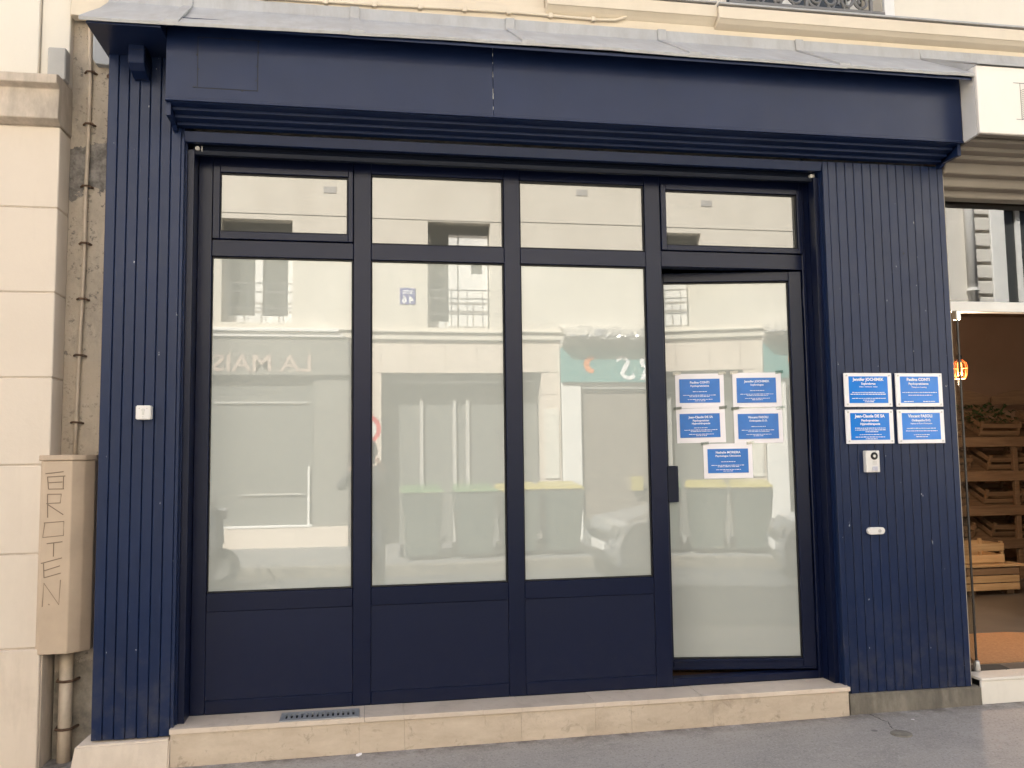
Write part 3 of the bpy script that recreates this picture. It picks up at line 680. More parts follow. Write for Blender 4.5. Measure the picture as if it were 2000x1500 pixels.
cp = [(-1.385, .03, 3.70), (-1.376, .03, 3.45), (-1.366, .03, 3.15), (-1.368, .03, 2.8), (-1.372, .03, 2.55), (-1.370, .03, 2.2), (-1.377, .03, 1.9), (-1.383, .03, 1.62), (-1.385, .03, 1.42), (-1.388, .03, 1.25)]
M().tube(cp, .0095, 8).build('cable', PIPEM, t_, smooth=True)
for z in (3.19, 2.92, 2.60, 2.31, 2.03, 1.75, 1.42):
    xx = next(a[0]+(b[0]-a[0])*(z-a[2])/(b[2]-a[2]) for a, b in zip(cp, cp[1:]) if a[2] >= z >= b[2])
    q = M().tube([(xx-.028, .042, z), (xx-.012, .020, z+.002), (xx+.010, .017, z), (xx+.03, .042, z-.004)], .0055, 6).cyl((xx+.02, .015, z-.001), (xx+.02, .045, z-.001), .006, 8); q.build('clip', RUST, t_)
dx0, dx1 = -1.498, -1.272
t_ = thing('duct_cover', 'beige metal duct cover with scratched graffiti on the old wall', 'duct cover', (-1.39, 0, .34))
DYF = -.115
def duct(z0, z1, g=0.0):
    return [(dx0-g, .044), (dx0-g, DYF+.02-g), (dx0+.02, DYF-g), (dx0+.145, DYF-g), (dx1-.035+g, DYF+.035-g), (dx1+g, DYF+.075), (dx1+g, .044)]
cov = M().prism(duct(0, 0), 'z', .345, 1.235).build('cover', BEIGE, t_, .003)
M().prism(duct(0, 0, .006), 'z', 1.236, 1.262).build('lid', BEIGE, t_, .003)
gl_ = M(); gx, gw = -1.468, .075
def stroke(pts, r=.0023):
    gl_.tube([(gx+p[0]*gw, DYF-.0002, 1.235-p[1]*.012) for p in pts], r, 5)
S_ = lambda *p: [stroke(q) for q in p]
S_([(0, 5), (1.05, 4.3)], [(.1, 6.3), (1.15, 6)], [(.12, 6.3), (.2, 11)], [(1.05, 6), (1.05, 11)], [(.2, 11), (1.1, 11)], [(.2, 8.5), (1, 8.3)])
S_([(.15, 13), (.95, 13), (.9, 16.4), (.1, 16.6)], [(.15, 13), (.2, 22)], [(.2, 17), (1.1, 21)])
S_([(0, 24), (1.15, 23.6), (1.15, 29), (-.05, 29.6), (.05, 24)])
S_([(.2, 32), (1.1, 31.4)], [(.6, 31.8), (.6, 37)])
S_([(-.1, 39.5), (1.1, 37.6)], [(.05, 39.5), (.1, 45)], [(.05, 42.4), (1, 40.6)], [(.1, 45), (1.05, 43.4)])
S_([(.05, 56), (.1, 47), (1, 55.4), (1.05, 46)], [(.4, 55), (.46, 55.4)])
tag(gl_.build('graffiti', INK, cov))
t_ = thing('rain_pipe', 'cream pipe with rusty straps below the beige duct cover', 'pipe', (-1.385, 0, -.2))
M().cyl((-1.388, .0, -.30), (-1.388, .0, .344), .030, 20).build('pipe', PIPEM, t_, smooth=True)
for z in (.20, -.02): M().tube([(-1.43, .04, z), (-1.421, -.02, z), (-1.388, -.034, z), (-1.355, -.02, z), (-1.34, .04, z)], .0065, 6).build('strap', RUST, t_)
tag(box('junction_box', (-1.535, -1.452, -.07, -.002, 3.105, 3.265), GREYBOX, None, .005), 'grey metal box standing on the neighbour ledge', 'box')
M_ = M().prism([(-1.35, 3.40), (-1.262, 3.40), (-1.262, 3.238), (-1.275, 3.222), (-1.335, 3.226), (-1.350, 3.25)], 'y', .0, .044)
tag(M_.build('junction_box', plain('pale_grey_plate', (.40, .41, .42), .5), None, .003), 'pale grey plate under the zinc corner on the old wall', 'box')
M_ = M().tube([(-1.275, .02, 3.17), (-1.245, -.03, 3.16), (-1.238, -.05, 3.14)], .012, 8); tag(M_.build('pipe_stub', RUST, None), 'short brown pipe stub beside the pier top', 'pipe')

# ================================================================ right neighbour shop
rs = thing('grocery_front', 'white fronted grocery next door with stepped taupe shutter box', 'shopfront', (5, 0, 0))
SX0 = 3.247
box('sign_panel', (3.221, 9.0, -.515, -.49, 2.908, 3.280), WSIGN, rs, .004)
M().hexa([(3.2275, -.376, 2.905), (3.2215, -.489, 2.908), (3.236, -.489, 2.908), (3.245, -.376, 2.905), (3.2275, -.376, 3.325), (3.2215, -.489, 3.280), (3.236, -.489, 3.280), (3.245, -.376, 3.325)]).build('sign_return', WHITEPL, rs)
box('sign_top', (3.239, 9.0, -.49, -.06, 3.286, 3.30), ZINC, rs, 0)
M().prism([(-.525, 3.283), (-.525, 3.291), (-.075, 3.527), (-.063, 3.585), (-.058, 3.585), (-.07, 3.518)], 'x', 3.2195, 9.0).build('zinc_sheet', ZINC, rs)
M().prism([(-.52, 3.2805), (-.08, 3.2805), (-.08, 3.515)], 'x', 3.2205, 3.2385).build('zinc_cheek', ZINC, rs)
steps_ = [(-.49, 2.925, 2.94), (-.40, 2.905, 2.93), (-.32, 2.885, 2.915), (-.25, 2.862, 2.90), (-.185, 2.80, 2.88), (-.12, 2.745, 2.86), (-.05, 2.705, 2.80)]
for i, (y, za, zb) in enumerate(steps_):
    box('shutter_box_board', (SX0+.004, 9.0, y, y+.085, za, zb), BROWNS, rs, .006)
lt = M(); xs0, xs1 = 3.478, 3.565; z0_, z1_ = 2.992, 3.196
lt.hexa([(3.438, -.5168, z1_-.002), (xs1+.03, -.5168, z1_-.004), (xs1+.03, -.5155, z1_-.004), (3.438, -.5155, z1_-.002), (3.438, -.5168, z1_), (xs1+.03, -.5168, z1_), (xs1+.03, -.5155, z1_), (3.438, -.5155, z1_)])
lt.box(3.445, xs1+.03, -.5168, -.5155, z0_, z0_+.0022)
for x in (xs0, xs1): lt.box(x-.001, x+.001, -.5168, -.5155, z0_, z1_)
k = 0
z = z0_-.02
while z < z1_-.012:
    a = max(z, z0_); lt.hexa([(xs0, -.5168, z), (xs1, -.5168, z+.04), (xs1, -.5155, z+.04), (xs0, -.5155, z), (xs0, -.5168, z+.003), (xs1, -.5168, z+.043), (xs1, -.5155, z+.043), (xs0, -.5155, z+.003)]) if (z > z0_ and z+.043 < z1_) else None
    z += .0105
lt.build('sign_letter', IRON, rs)
GYP = .055
box('corner_post', (3.263, 3.285, -.12, .10, -.03, 2.70), BROWNS, rs, .003)
box('edge_strip', (3.2475, 3.2625, -.155, .09, -.045, 2.80), plain('pale_edge_stone', (.42, .37, .30), .8, 0, .15, 10), rs, .003)
box('transom', (3.30, 9.0, GYP-.03, GYP+.03, 2.045, 2.104), WHITEP, rs, .003)
p_ = M().box(3.30, 9.0, GYP, GYP+.008, 2.1045, 2.744).build('glass_pane', BRIGHTGL, rs)
box('top_rail', (3.331, 9.0, GYP-.03, GYP+.03, 2.745, 2.80), BROWNS, rs, .003)
for i in range(6):
    a = 3.3015+i*.272; box('sill_tile', (a, a+.269, -.175, -.16, -.26, -.022), WTILE, rs, .003)
    box('sill_top_tile', (a, a+.269, -.18, -.031, -.0215, -.006), WTILE, rs, .003)
gd = thing('glass_door', 'frameless glass shop door folded open with a steel floor pivot', 'door', (3.40, -.02, 0))
M().box(3.392, 3.398, -.02, .82, .03, 2.035).build('glass_leaf', THIN, gd)
box('edge_seal', (3.3895, 3.4005, -.03, -.021, .03, 2.035), plain('dark_edge_strip', (.03, .025, .02), .4), gd, .001)
M().lathe([(.017, 0), (.020, .012), (.016, .05), (.013, .058)], (3.392, -.03, -.006), 14).build('floor_pivot', METAL, gd, smooth=True)
box('top_pivot', (3.380, 3.412, -.04, .0, 1.985, 2.04), METAL, gd, .003)
tag(M().prism([(3.36, .10), (3.62, .07), (3.60, -.028), (3.35, -.028)], 'z', -.0115, -.004).build('floor_mat', DMAT, None), 'dark rubber mat just inside the grocery doorway', 'mat')
tag(M().prism([(3.50, .12), (3.9, .86), (4.30, .86), (5.2, .45), (5.2, .10)], 'z', -.0115, -.005).build('floor_mat', MATM, None), 'brown coir mat on the grocery floor behind the dark mat', 'mat')
box('side_wall', (9.0, 9.3, .05, 5.9, -.1, 2.94), BROWNW, rs, 0)
box('rear_wall', (3.305, 8.99, 4.55, 4.75, -.1, 2.94), BROWNW, rs, 0)
box('party_lining', (3.3005, 3.325, .11, 4.54, -.01, 2.94), BROWNW, rs, 0)
box('ceiling', (3.33, 8.98, .11, 4.54, 2.80, 2.93), BROWNW, rs, 0)
box('ceiling_beam', (4.70, 4.76, .30, 4.53, 2.40, 2.50), WOODD, rs, .004)
box('daylight_block', (5.3, 9.0, GYP, GYP+.03, -.01, 2.044), BROWNS, rs, 0)  # unseen opaque panel added to keep daylight out of the grocery
# crates
def crate(name, L_, W_, H_, mat, label, T, group=None, par_kind=True):
    t_ = thing(name, label, 'crate', T.translation, group)
    for sx in (-1, 1):
        for sy in (-1, 1): M(T).box(sx*(L_/2-.012)-.012, sx*(L_/2-.012)+.012, sy*(W_/2-.018)-.012, sy*(W_/2-.018)+.012, 0, H_).build('corner_post', mat, t_)
    h = (H_-.06)/2
    for k in range(2):
        z = .012+k*(h+.030)
        for sy in (-1, 1): M(T).box(-L_/2, L_/2, sy*(W_/2-.003)-.0035, sy*(W_/2-.003)+.0035, z, z+h).build('slat', mat, t_, .001)
        for sx in (-1, 1): M(T).box(sx*(L_/2+.004)-.0035, sx*(L_/2+.004)+.0035, -W_/2+.002, W_/2-.002, z, z+h).build('slat', mat, t_, .001)
    for k in range(3): M(T).box(-L_/2+.002, L_/2-.002, -W_/2+.012+k*W_/3, -W_/2+.012+k*W_/3+W_/3.8, .002, .010).build('bottom_board', mat, t_)
    return t_
pt = thing('pallet_table', 'low table of stacked pine pallets inside the grocery', 'table', (5.1, 2.6, 0))
for k in range(3): box('plank', (4.55, 5.585, 2.24, 2.262, .028+k*.066, .028+k*.066+.058), WOODD if k == 2 else WOOD, pt, .003)
for k in range(6): box('top_plank', (4.53, 5.63, 2.225+k*.165, 2.225+k*.165+.160, .226, .247), WOOD, pt, .003)
for x in (4.62, 5.15, 5.52):
    for y in (2.28, 3.1): box('foot', (x-.035, x+.035, y, y+.07, -.012, .224), WOODD, pt, .002)
crate('wooden_crate', .52, .30, .19, WOOD, 'pale pine crate standing on the pallet table', Matrix.Translation((5.225, 2.44, .2475)))
rk = thing('display_rack', 'tall brown wooden produce rack with sloping shelves in the grocery', 'rack', (6.2, 3.6, 0))
tiers = [1.36, 1.03, .70, .38]
for x in (5.55, 6.27, 6.99):
    box('upright', (x-.025, x+.025, 3.50, 3.55, -.012, 1.78), WOODD, rk, .003); box('upright', (x-.025, x+.025, 3.02, 3.06, -.012, tiers[0]), WOODD, rk, .003)
for zt in tiers:
    box('shelf_front', (5.2, 7.3, 2.995, 3.018, zt-.10, zt-.005), WOODD, rk, .003)
    M().hexa([(5.2, 3.02, zt-.06), (7.3, 3.02, zt-.06), (7.3, 3.49, zt+.16), (5.2, 3.49, zt+.16), (5.2, 3.02, zt-.045), (7.3, 3.02, zt-.045), (7.3, 3.49, zt+.175), (5.2, 3.49, zt+.175)]).build('shelf', WOODD, rk)
for i, x in enumerate((5.35, 6.05, 6.75)):
    pr = [(x-.33, 1.70)]+[(x-.33+.66*k/10, 1.78+.07*math.sin(math.pi*k/10)) for k in range(11)]+[(x+.33, 1.70)]
    M().prism(pr, 'y', 3.48, 3.499).build('headboard', WOODD, rk)
PLACES = ['top', 'second', 'third', 'lowest']
for ti, zt in enumerate(tiers):
    for j in range(3):
        x = 5.55+j*.62+.06*(ti % 2); T = Matrix.Translation((x, 3.25, zt+.072)) @ Matrix.Rotation(math.radians(25), 4, 'X') @ Matrix.Rotation(math.radians(rnd.uniform(-6, 6)), 4, 'Z')
        crate('wooden_crate', .42, .33, .15, WOODD, 'tilted brown crate on the %s shelf of the produce rack' % PLACES[ti], T, 'crates tilted on the produce rack')
gb = random.Random(3); lm = M()
for i in range(150):
    x = gb.uniform(5.85, 6.45); y = gb.uniform(3.12, 3.40); z = 1.42+(y-3.1)*.5+gb.uniform(0, .14); a = gb.uniform(0, 6.3); r = gb.uniform(.02, .045)
    lm.add([(x, y, z), (x+r*math.cos(a), y+r*math.sin(a), z+.02), (x+1.6*r*math.cos(a+.4), y+1.6*r*math.sin(a+.4), z+gb.uniform(0, .05)), (x+r*math.cos(a+.9), y+r*math.sin(a+.9), z+.025)], [(0, 1, 2, 3)])
tag(lm.build('leafy_greens', LEAF, None), 'dark leafy greens heaped in the top crates of the rack', 'greens', kind='stuff')
for i in range(13):
    o = M().hexa([(4.855, .90, i*.042), (5.23, .90, i*.042), (5.23, 1.2, i*.042), (4.855, 1.2, i*.042), (4.83, .885, i*.042+.034), (5.255, .885, i*.042+.034), (5.255, 1.215, i*.042+.034), (4.83, 1.215, i*.042+.034)])
    tag(o.build('wooden_tray', TRAYM, None, .003), 'shallow wooden tray in the stack beside the pallet table', 'tray', 'stacked trays by the doorway')
lp = thing('pendant_lamp', 'lit pendant bulb in a copper wire cage inside the grocery', 'lamp', (4.175, 1.0, 1.80))
LC = (4.175, 1.0, 1.80)
M().cyl((LC[0], LC[1], 1.88), (LC[0], LC[1], 2.79), .004, 6).build('cord', BLACK, lp)
M().lathe([(.016, .055), (.018, .06), (.018, .10), (.006, .112)], LC, 12).build('socket', BLACK, lp, smooth=True)
M().lathe([(.004, -.045), (.015, -.04), (.017, .0), (.015, .045), (.009, .056)], LC, 12).build('bulb', BULB, lp, smooth=True)
cg = M()
for k in range(8):
    a = k*math.pi/4; cg.tube([(LC[0]+r*math.cos(a), LC[1]+r*math.sin(a), LC[2]+z) for r, z in ((.018, .075), (.046, .045), (.052, .01), (.042, -.05), (.034, -.062))], .0026, 6)
for r, z in ((.051, .012), (.034, -.062)): cg.tube([(LC[0]+r*math.cos(2*math.pi*k/20), LC[1]+r*math.sin(2*math.pi*k/20), LC[2]+z) for k in range(21)], .0026, 6)
cg.build('wire_cage', AMBER, lp)
pl = bpy.data.lights.new('pendant_light', 'POINT'); po = bpy.data.objects.new('pendant_light', pl); col.objects.link(po); po.parent = lp; po.matrix_parent_inverse = Matrix.Translation(LC).inverted(); po.location = (LC[0], LC[1], LC[2]-.09)
pl.energy = 22; pl.color = (1, .68, .42); pl.shadow_soft_size = .03

# ================================================================ across the street (seen mirrored in the panes)
W = -9.5
op = thing('opposite_building', 'sunlit cream building across the street, mirrored in the shop panes', 'building', (1, -10, 0))
wins = [(-5.6, -4.5, 3.39, 5.08), (-2.23, -1.14, 3.39, 5.06), (1.04, 2.08, 3.36, 5.13), (4.74, 5.78, 3.38, 5.06)]
allw = wins
xs_ = [-9.0]+[v for a, b, _, _ in wins for v in (a, b)]+[9.0]
for i in range(0, len(xs_), 2): box('wall', (xs_[i], xs_[i+1], W-.35, W, 3.30, 6.5), OPPW, op, 0)
for a, b, c, d_ in wins:
    box('wall_panel', (a, b, W-.35, W, 3.30, c), OPPW, op, 0); box('wall_panel', (a, b, W-.35, W, d_, 6.5), OPPW, op, 0)
for i, (a, b, c, d_) in enumerate(allw):
    box('window_pane', (a, b, W-.30, W-.29, c, d_), DARKGL, op, 0)
    mid = (a+b)/2
    for x0, x1 in ((a, a+.07), (mid-.06, mid+.06), (b-.09, b)): box('window_frame', (x0, x1, W-.289, W-.24, c, d_), WHITEP, op, .003)
    box('window_frame', (a+.071, mid-.061, W-.289, W-.245, c, c+.14), WHITEP, op, .003); box('window_frame', (mid+.061, b-.091, W-.289, W-.245, c, c+.14), WHITEP, op, .003)
    box('head_shade_band', (a, b, W-.289, W-.235, d_-.16, d_), DARKSH, op, 0)  # dark band drawn for the lintel's shadow across the window top
    if i in (2, 3):                                   # closed white shutters
        for x0, x1 in ((a+.36, mid-.01), (mid+.01, b-.02)) if i == 2 else ((mid, mid+.22), (mid+.23, b-.02)): box('shutter_leaf', (x0, x1, W-.20, W-.17, c+.02, d_-.17), WHITEP, op, .004)
        box('shutter_slot', (b-.30, b-.12, W-.168, W-.165, c+.95, d_-.40), DARKGL, op, 0)
    for z in (c+.22, c+.48, c+.62): box('guard_rail', (a, b, W-.03, W-.012, z, z+.022), IRON, op, 0)
    for k in range(4): x = a+(b-a)*(k+.5)/4; box('guard_bar', (x-.008, x+.008, W-.028, W-.014, c+.02, c+.62), IRON, op, 0)
box('string_course', (-9, 9, W-.3, W+.09, 3.265, 3.299), OPPW, op, .006); box('string_course', (-9, 9, W-.3, W+.05, 3.15, 3.264), OPPW, op, .006)
box('eaves_cornice', (-9, 9, W-.35, W+.28, 6.501, 6.70), OPPS, op, .01)
M().prism([(W+.2, 6.701), (W+.18, 6.78), (W-.75, 8.5), (W-4, 9.1), (W-7, 6.7)], 'x', -9, 9).build('roof', ZINC, op)  # unseen roof, kept low so the navy fascia mirrors more sky
box('facade_line', (-9, 9, W, W+.006, 5.150, 5.158), TAUPE, op, 0)
for x, z in ((-.555, 5.585), (3.645, 5.70), (5.9, 5.6)):
    box('wall_vent', (x-.10, x+.10, W, W+.008, z-.055, z+.055), GREYBOX, op, .002)
# stone ground floor
js = [.29, .75, 1.33, 1.85, 2.4, 2.90]
box('lintel_stone', (-.245, .289, W-.3, W, 2.61, 3.149), OPPS, op, .004)
for a, b in zip(js, js[1:]): box('lintel_stone', (a+.001, b-.004, W-.3, W, 2.61, 3.149), OPPS, op, .006)
box('lintel_stone', (2.901, 3.25, W-.3, W, 2.61, 3.149), OPPS, op, .004)
z = -.16
while z < 2.60:
    h = min(.40, 2.606-z)
    box('pier_stone', (-.245, .289, W-.3, W, z, z+h-.004), OPPS, op, .006); box('pier_stone', (2.931, 3.25, W-.3, W, z, z+h-.004), OPPS, op, .006); z += .40
box('shop_window', (.29, 2.93, W-.40, W-.36, -.16, 2.61), GREYGL, op, 0)
box('shop_soffit', (.29, 2.93, W-.36, W-.1, 2.45, 2.609), DARKSH, op, 0)
for x in (.95, 1.5, 1.72, 2.35): box('shop_mullion', (x-.03, x+.03, W-.358, W-.31, -.15, 2.2), GREYBOX, op, .003)
box('poster_board', (2.97, 3.21, W, W+.02, .85, 2.0), plain('poster_paper', (.66, .63, .55), .6, 0, .3, 22), op, .002)
# taupe shop
ts = thing('taupe_shopfront', 'taupe shopfront lettered LA MAIS across the street, mirrored in the first pane', 'shopfront', (-2, -9.5, 0))
box('fascia', (-5.2, -.25, W, W+.12, 2.54, 3.13), TAUPE, ts, .004)
box('zinc_cap', (-5.2, -.33, W+.0, W+.16, 3.135, 3.20), WHITEP, ts, .01); box('zinc_cap', (-5.2, -.40, W+.092, W+.20, 3.215, 3.27), WHITEP, ts, .01)
box('pilaster', (-.79, -.25, W, W+.06, .16, 2.539), TAUPE, ts, .004)
box('plinth', (-5.2, -.25, W, W+.09, -.16, .159), OPPS, ts, .004)
box('window_pane', (-5.2, -.80, W-.02, W-.01, .20, 2.539), GREYGL, ts, 0)
box('window_sill', (-5.2, -.795, W-.01, W+.10, .16, .195), WHITEP, ts, .004)
box('window_mullion', (-.88, -.845, W-.009, W+.03, .2, 1.1), WHITEP, ts, .002); box('window_rail', (-2.3, -.9, W-.009, W+.02, 2.10, 2.13), GREYBOX, ts, 0)
box('display_shelf', (-1.9, -.95, W-.009, W+.02, .66, .685), GREYBOX, ts, 0)
v, f = textraw('LA MAIS', .385, .006, 'LEFT'); xm = max(p.x for p in v)
me = bpy.data.meshes.new('lettering'); sx = 1.52/xm
me.from_pydata([(-.81-p.x*sx, W+.128, 2.600+p.y*.96) for p in v], [], f); me.materials.append(PINKL); link('lettering', me, ts)
# teal shop
te = thing('teal_shopfront', 'teal signed shopfront with crumpled zinc top across the street', 'shopfront', (4.5, -9.5, 0))
box('fascia', (3.257, 6.6, W+.001, W+.10, 2.44, 3.02), TEAL, te, .004)
M().prism([(W+.0, 3.021), (W+.10, 3.021), (W+.34, 3.14), (W+.34, 3.17), (W+.0, 3.17)], 'x', 3.25, 6.6).build('soffit', GREYBOX, te)
fm = M(); nx = 60; vs_ = []; fs = []
fr_ = random.Random(5)
for i in range(nx+1):
    x = 3.24+3.36*i/nx
    for y, z in ((.36, 3.172), (.355, 3.20), (.24, 3.30), (.10, 3.37), (.0, 3.40)): vs_.append((x, W+y+fr_.uniform(-.02, .02)*(y > .01), z+fr_.uniform(-.022, .022)*(z > 3.18)))
for i in range(nx):
    for j in range(4): fs.append((i*5+j, (i+1)*5+j, (i+1)*5+j+1, i*5+j+1))
fm.add(vs_, fs).build('zinc_top', FOIL, te)
box('pilaster', (3.262, 3.59, W+.001, W+.05, -.16, 2.439), WHITEP, te, .004); box('header', (3.591, 6.6, W+.001, W+.03, 2.34, 2.439), WHITEP, te, .002)
box('door_recess', (3.591, 6.6, W-.05, W-.04, -.16, 2.339), BROWND, te, 0); box('panel', (5.0, 6.4, W-.039, W-.02, .2, 1.4), OPPS, te, .003)
box('yellow_box', (4.45, 4.62, W-.039, W+.10, .62, .86), YEL, te, .004)
for lt_, lx_ in (('R', 4.98), ('S', 4.55)):
    v, f = textraw(lt_, .60, .006, 'LEFT', .3); me = bpy.data.meshes.new('sign_letter'); me.from_pydata([(lx_-p.x, W+.106, 2.49+p.y*.95) for p in v], [], f); me.materials.append(WPRINT); link('sign_letter', me, te)
ar = M(); R0, R1 = .15, .085
pp = [(3.78+R0*math.cos(a), 2.74+R0*math.sin(a)) for a in [math.radians(80+i*12) for i in range(17)]]+[(3.81+R1*math.cos(a), 2.74+R1*math.sin(a)) for a in [math.radians(270-i*12) for i in range(16)]]
ar.prism(pp, 'y', W+.101, W+.107).build('sign_emblem', ORANGE, te)
# white house further along
wh = thing('white_house', 'white stone house with quoins across the street beyond the teal shop', 'building', (13, -10, 0))
WH = render_mat('white_house_stone', (.64, .60, .53), (.69, .65, .58), .12, bumpk=.03)
box('wall', (9.01, 11.56, W-.35, W, -.2, 9.4), WH, wh, 0); box('wall', (11.561, 13.0, W-.35, W, -.2, 3.6), WH, wh, 0); box('wall', (11.561, 13.0, W-.35, W, 5.85, 9.4), WH, wh, 0); box('wall', (13.001, 24, W-.35, W, -.2, 9.4), WH, wh, 0)
M().prism([(W+.25, 9.41), (W+.25, 9.5), (W-3.5, 10.8), (W-7, 9.5), (W-7, 9.41)], 'x', 9.01, 24).build('roof', ZINC, wh)
for k in range(9): box('quoin', (11.17, 11.49, W+.001, W+.05, 3.5+k*.30, 3.5+k*.30+.25), WH, wh, .02)
M().cyl((11.04, W+.08, 3.9), (11.04, W+.08, 9.3), .09, 14).build('rain_pipe', WHITEP, wh, smooth=True)
M().cyl((11.04, W+.08, 4.15), (11.04, W+.08, 4.2), .11, 14).build('pipe_collar', WHITEP, wh)
box('window_surround', (11.50, 11.80, W+.001, W+.06, 3.6, 5.9), WHITEP, wh, .01); box('window_surround', (11.62, 13.1, W+.001, W+.06, 5.82, 5.95), WHITEP, wh, .01)
box('window_pane', (11.62, 13.0, W-.2, W-.19, 3.6, 5.82), DARKGL, wh, 0); box('window_frame', (11.82, 11.90, W-.189, W-.14, 3.6, 5.8), WHITEP, wh, .005); box('window_frame', (12.2, 12.3, W-.189, W-.14, 3.6, 5.8), WHITEP, wh, .005)
tag(box('side_house', (-24, -9.01, W-.35, W, -.2, 9.0), OPPW, None, 0), 'plain cream house front across the street beyond the taupe shop', 'building')
# number plate
t_ = thing('number_plate', 'blue enamel street number plate 46 on the sunlit wall opposite', 'plate', (.712, W, 3.87))
box('plate', (.585, .84, W+.001, W+.012, 3.735, 4.005), plain('blue_enamel', (.05, .06, .30), .25), t_, .003)
for dg_, dx_ in (('4', .055), ('6', -.055)):
    v, f = textraw(dg_, .17, .004); me = bpy.data.meshes.new('digit'); me.from_pydata([(.712+dx_-p.x, W+.014, 3.76+p.y) for p in v], [], f); me.materials.append(WPRINT); link('digit', me, t_)
for k in range(2): box('plate_rule', (.63, .80, W+.012, W+.0135, 3.915+k*.035, 3.93+k*.035), WPRINT, t_, 0)
# wheelie bins
def wheelie(label, lid, loc):
    t_ = thing('wheelie_bin', label, 'bin', loc, 'wheelie bins on the opposite sidewalk'); T = Matrix.Translation(loc)
    M(T).hexa([(-.22, -.24, .06), (.22, -.24, .06), (.22, .24, .06), (-.22, .24, .06), (-.285, -.34, .92), (.285, -.34, .92), (.285, .34, .92), (-.285, .34, .92)]).build('body', BINM, t_, .015, seg=2)
    M(T).hexa([(-.30, -.36, .921), (.30, -.36, .921), (.30, .36, .921), (-.30, .36, .921), (-.28, -.34, 1.03), (.28, -.34, 1.03), (.28, .34, .975), (-.28, .34, .975)]).build('lid', lid, t_, .02, seg=2)
    M(T).cyl((-.24, -.39, .95), (.24, -.39, .95), .016, 8).build('handle', BINM, t_)
    for s in (-1, 1): M(T).cyl((s*.24, -.2, .10), (s*.29, -.2, .10), .10, 16).build('wheel', TYRE, t_)
for i, (x, lid, lb) in enumerate(((.81, GRN, 'dark wheelie bin with a green lid next to the sign pole'), (1.56, GRN, 'dark wheelie bin with a green lid between green and yellow lids'), (2.20, YEL, 'dark wheelie bin with a yellow lid beside the green lidded pair'), (2.83, YEL, 'dark wheelie bin with a yellow lid at the end by the teal shop'))):
    wheelie(lb, lid, (x, -7.85, -.185))
# round road sign
t_ = thing('road_sign', 'round red bordered road sign on a slim pole across the street', 'road sign', (.03, -8.3, -.17))
M().cyl((.03, -8.3, -.17), (.03, -8.3, 1.95), .03, 12).build('pole', IRON, t_, smooth=True)
dk = M().cyl((.03, -8.265, 1.66), (.03, -8.25, 1.66), .225, 32).build('sign_disc', REDP, t_)
M().cyl((.03, -8.25, 1.66), (.03, -8.245, 1.66), .16, 32).build('sign_field', WHITEP, dk)
# parked car
def car(loc):
    t_ = thing('parked_car', 'silver hatchback parked along the opposite kerb', 'car', loc); T = Matrix.Translation(loc)
    prof = [(0, .22), (-.02, .45), (.04, .62), (.16, .72), (.95, .86), (1.62, 1.36), (1.9, 1.43), (2.9, 1.42), (3.55, 1.18), (3.9, .90), (3.98, .62), (3.95, .25)]
    secs = [(-.86, .965), (-.80, 1.0), (.80, 1.0), (.86, .965)]
    vs_ = []; fs = []; n = len(prof)
    for y, k in ((-.84, 0), (-.78, 1), (.78, 1), (.84, 0)):
        for x, z in prof:
            zz = z if k else min(z, .9)*.985+max(0, z-.9)*.80; yy = y*(1-.20*max(0, (z-.86))/.55) ; xx = 1.99+(x-1.99)*(1 if k else .985); vs_.append((xx, yy, zz))
    for s in range(3):
        for i in range(n): fs.append((s*n+i, s*n+(i+1) % n, (s+1)*n+(i+1) % n, (s+1)*n+i))
    fs += [tuple(range(n))[::-1], tuple(range(3*n, 4*n))]
    M(T).add(vs_, fs).build('body', CARP, t_, smooth=False)
    M(T).add([(1.02, -.66, .905), (1.02, .66, .905), (1.60, .56, 1.345), (1.60, -.56, 1.345), (1.0, -.66, .915), (1.0, .66, .915), (1.58, .56, 1.362), (1.58, -.56, 1.362)], [(0, 1, 2, 3), (7, 6, 5, 4), (0, 4, 5, 1), (1, 5, 6, 2), (2, 6, 7, 3), (3, 7, 4, 0)]).build('windscreen', DARKGL, t_)
    for s in (-1, 1):
        M(T).hexa([(1.15, s*.828, .93), (3.3, s*.828, .93), (3.0, s*.70, 1.33), (1.70, s*.70, 1.33), (1.15, s*.842, .93), (3.3, s*.842, .93), (3.0, s*.716, 1.33), (1.70, s*.716, 1.33)]).build('side_window', DARKGL, t_)
        M(T).hexa([(-.005, s*.74, .56), (.02, s*.46, .56), (.06, s*.46, .68), (.06, s*.74, .68), (-.03, s*.74, .56), (-.01, s*.46, .56), (.03, s*.46, .69), (.03, s*.74, .69)]).build('headlight', METAL, t_, .005)
        M(T).box(1.25, 1.40, s*.93-.06, s*.93+.06, .92, 1.02).build('wing_mirror', CARP, t_, .02)
        for x in (.72, 3.22):
            wl = M(T).cyl((x, s*.70, .30), (x, s*.862, .30), .30, 24).build('wheel', TYRE, t_); M(T).cyl((x, s*.855, .30), (x, s*.868, .30), .19, 20).build('rim', METAL, wl)
    M(T).box(-.035, .0, -.42, .42, .50, .60).build('grille', DARKSH, t_, .005); M(T).box(-.045, -.02, -.26, .26, .36, .46).build('number_plate', WHITEP, t_, .002); M(T).box(-.03, .02, -.74, .74, .24, .33).build('bumper_vent', DARKSH, t_, .005)
car((2.95, -6.15, -.30))
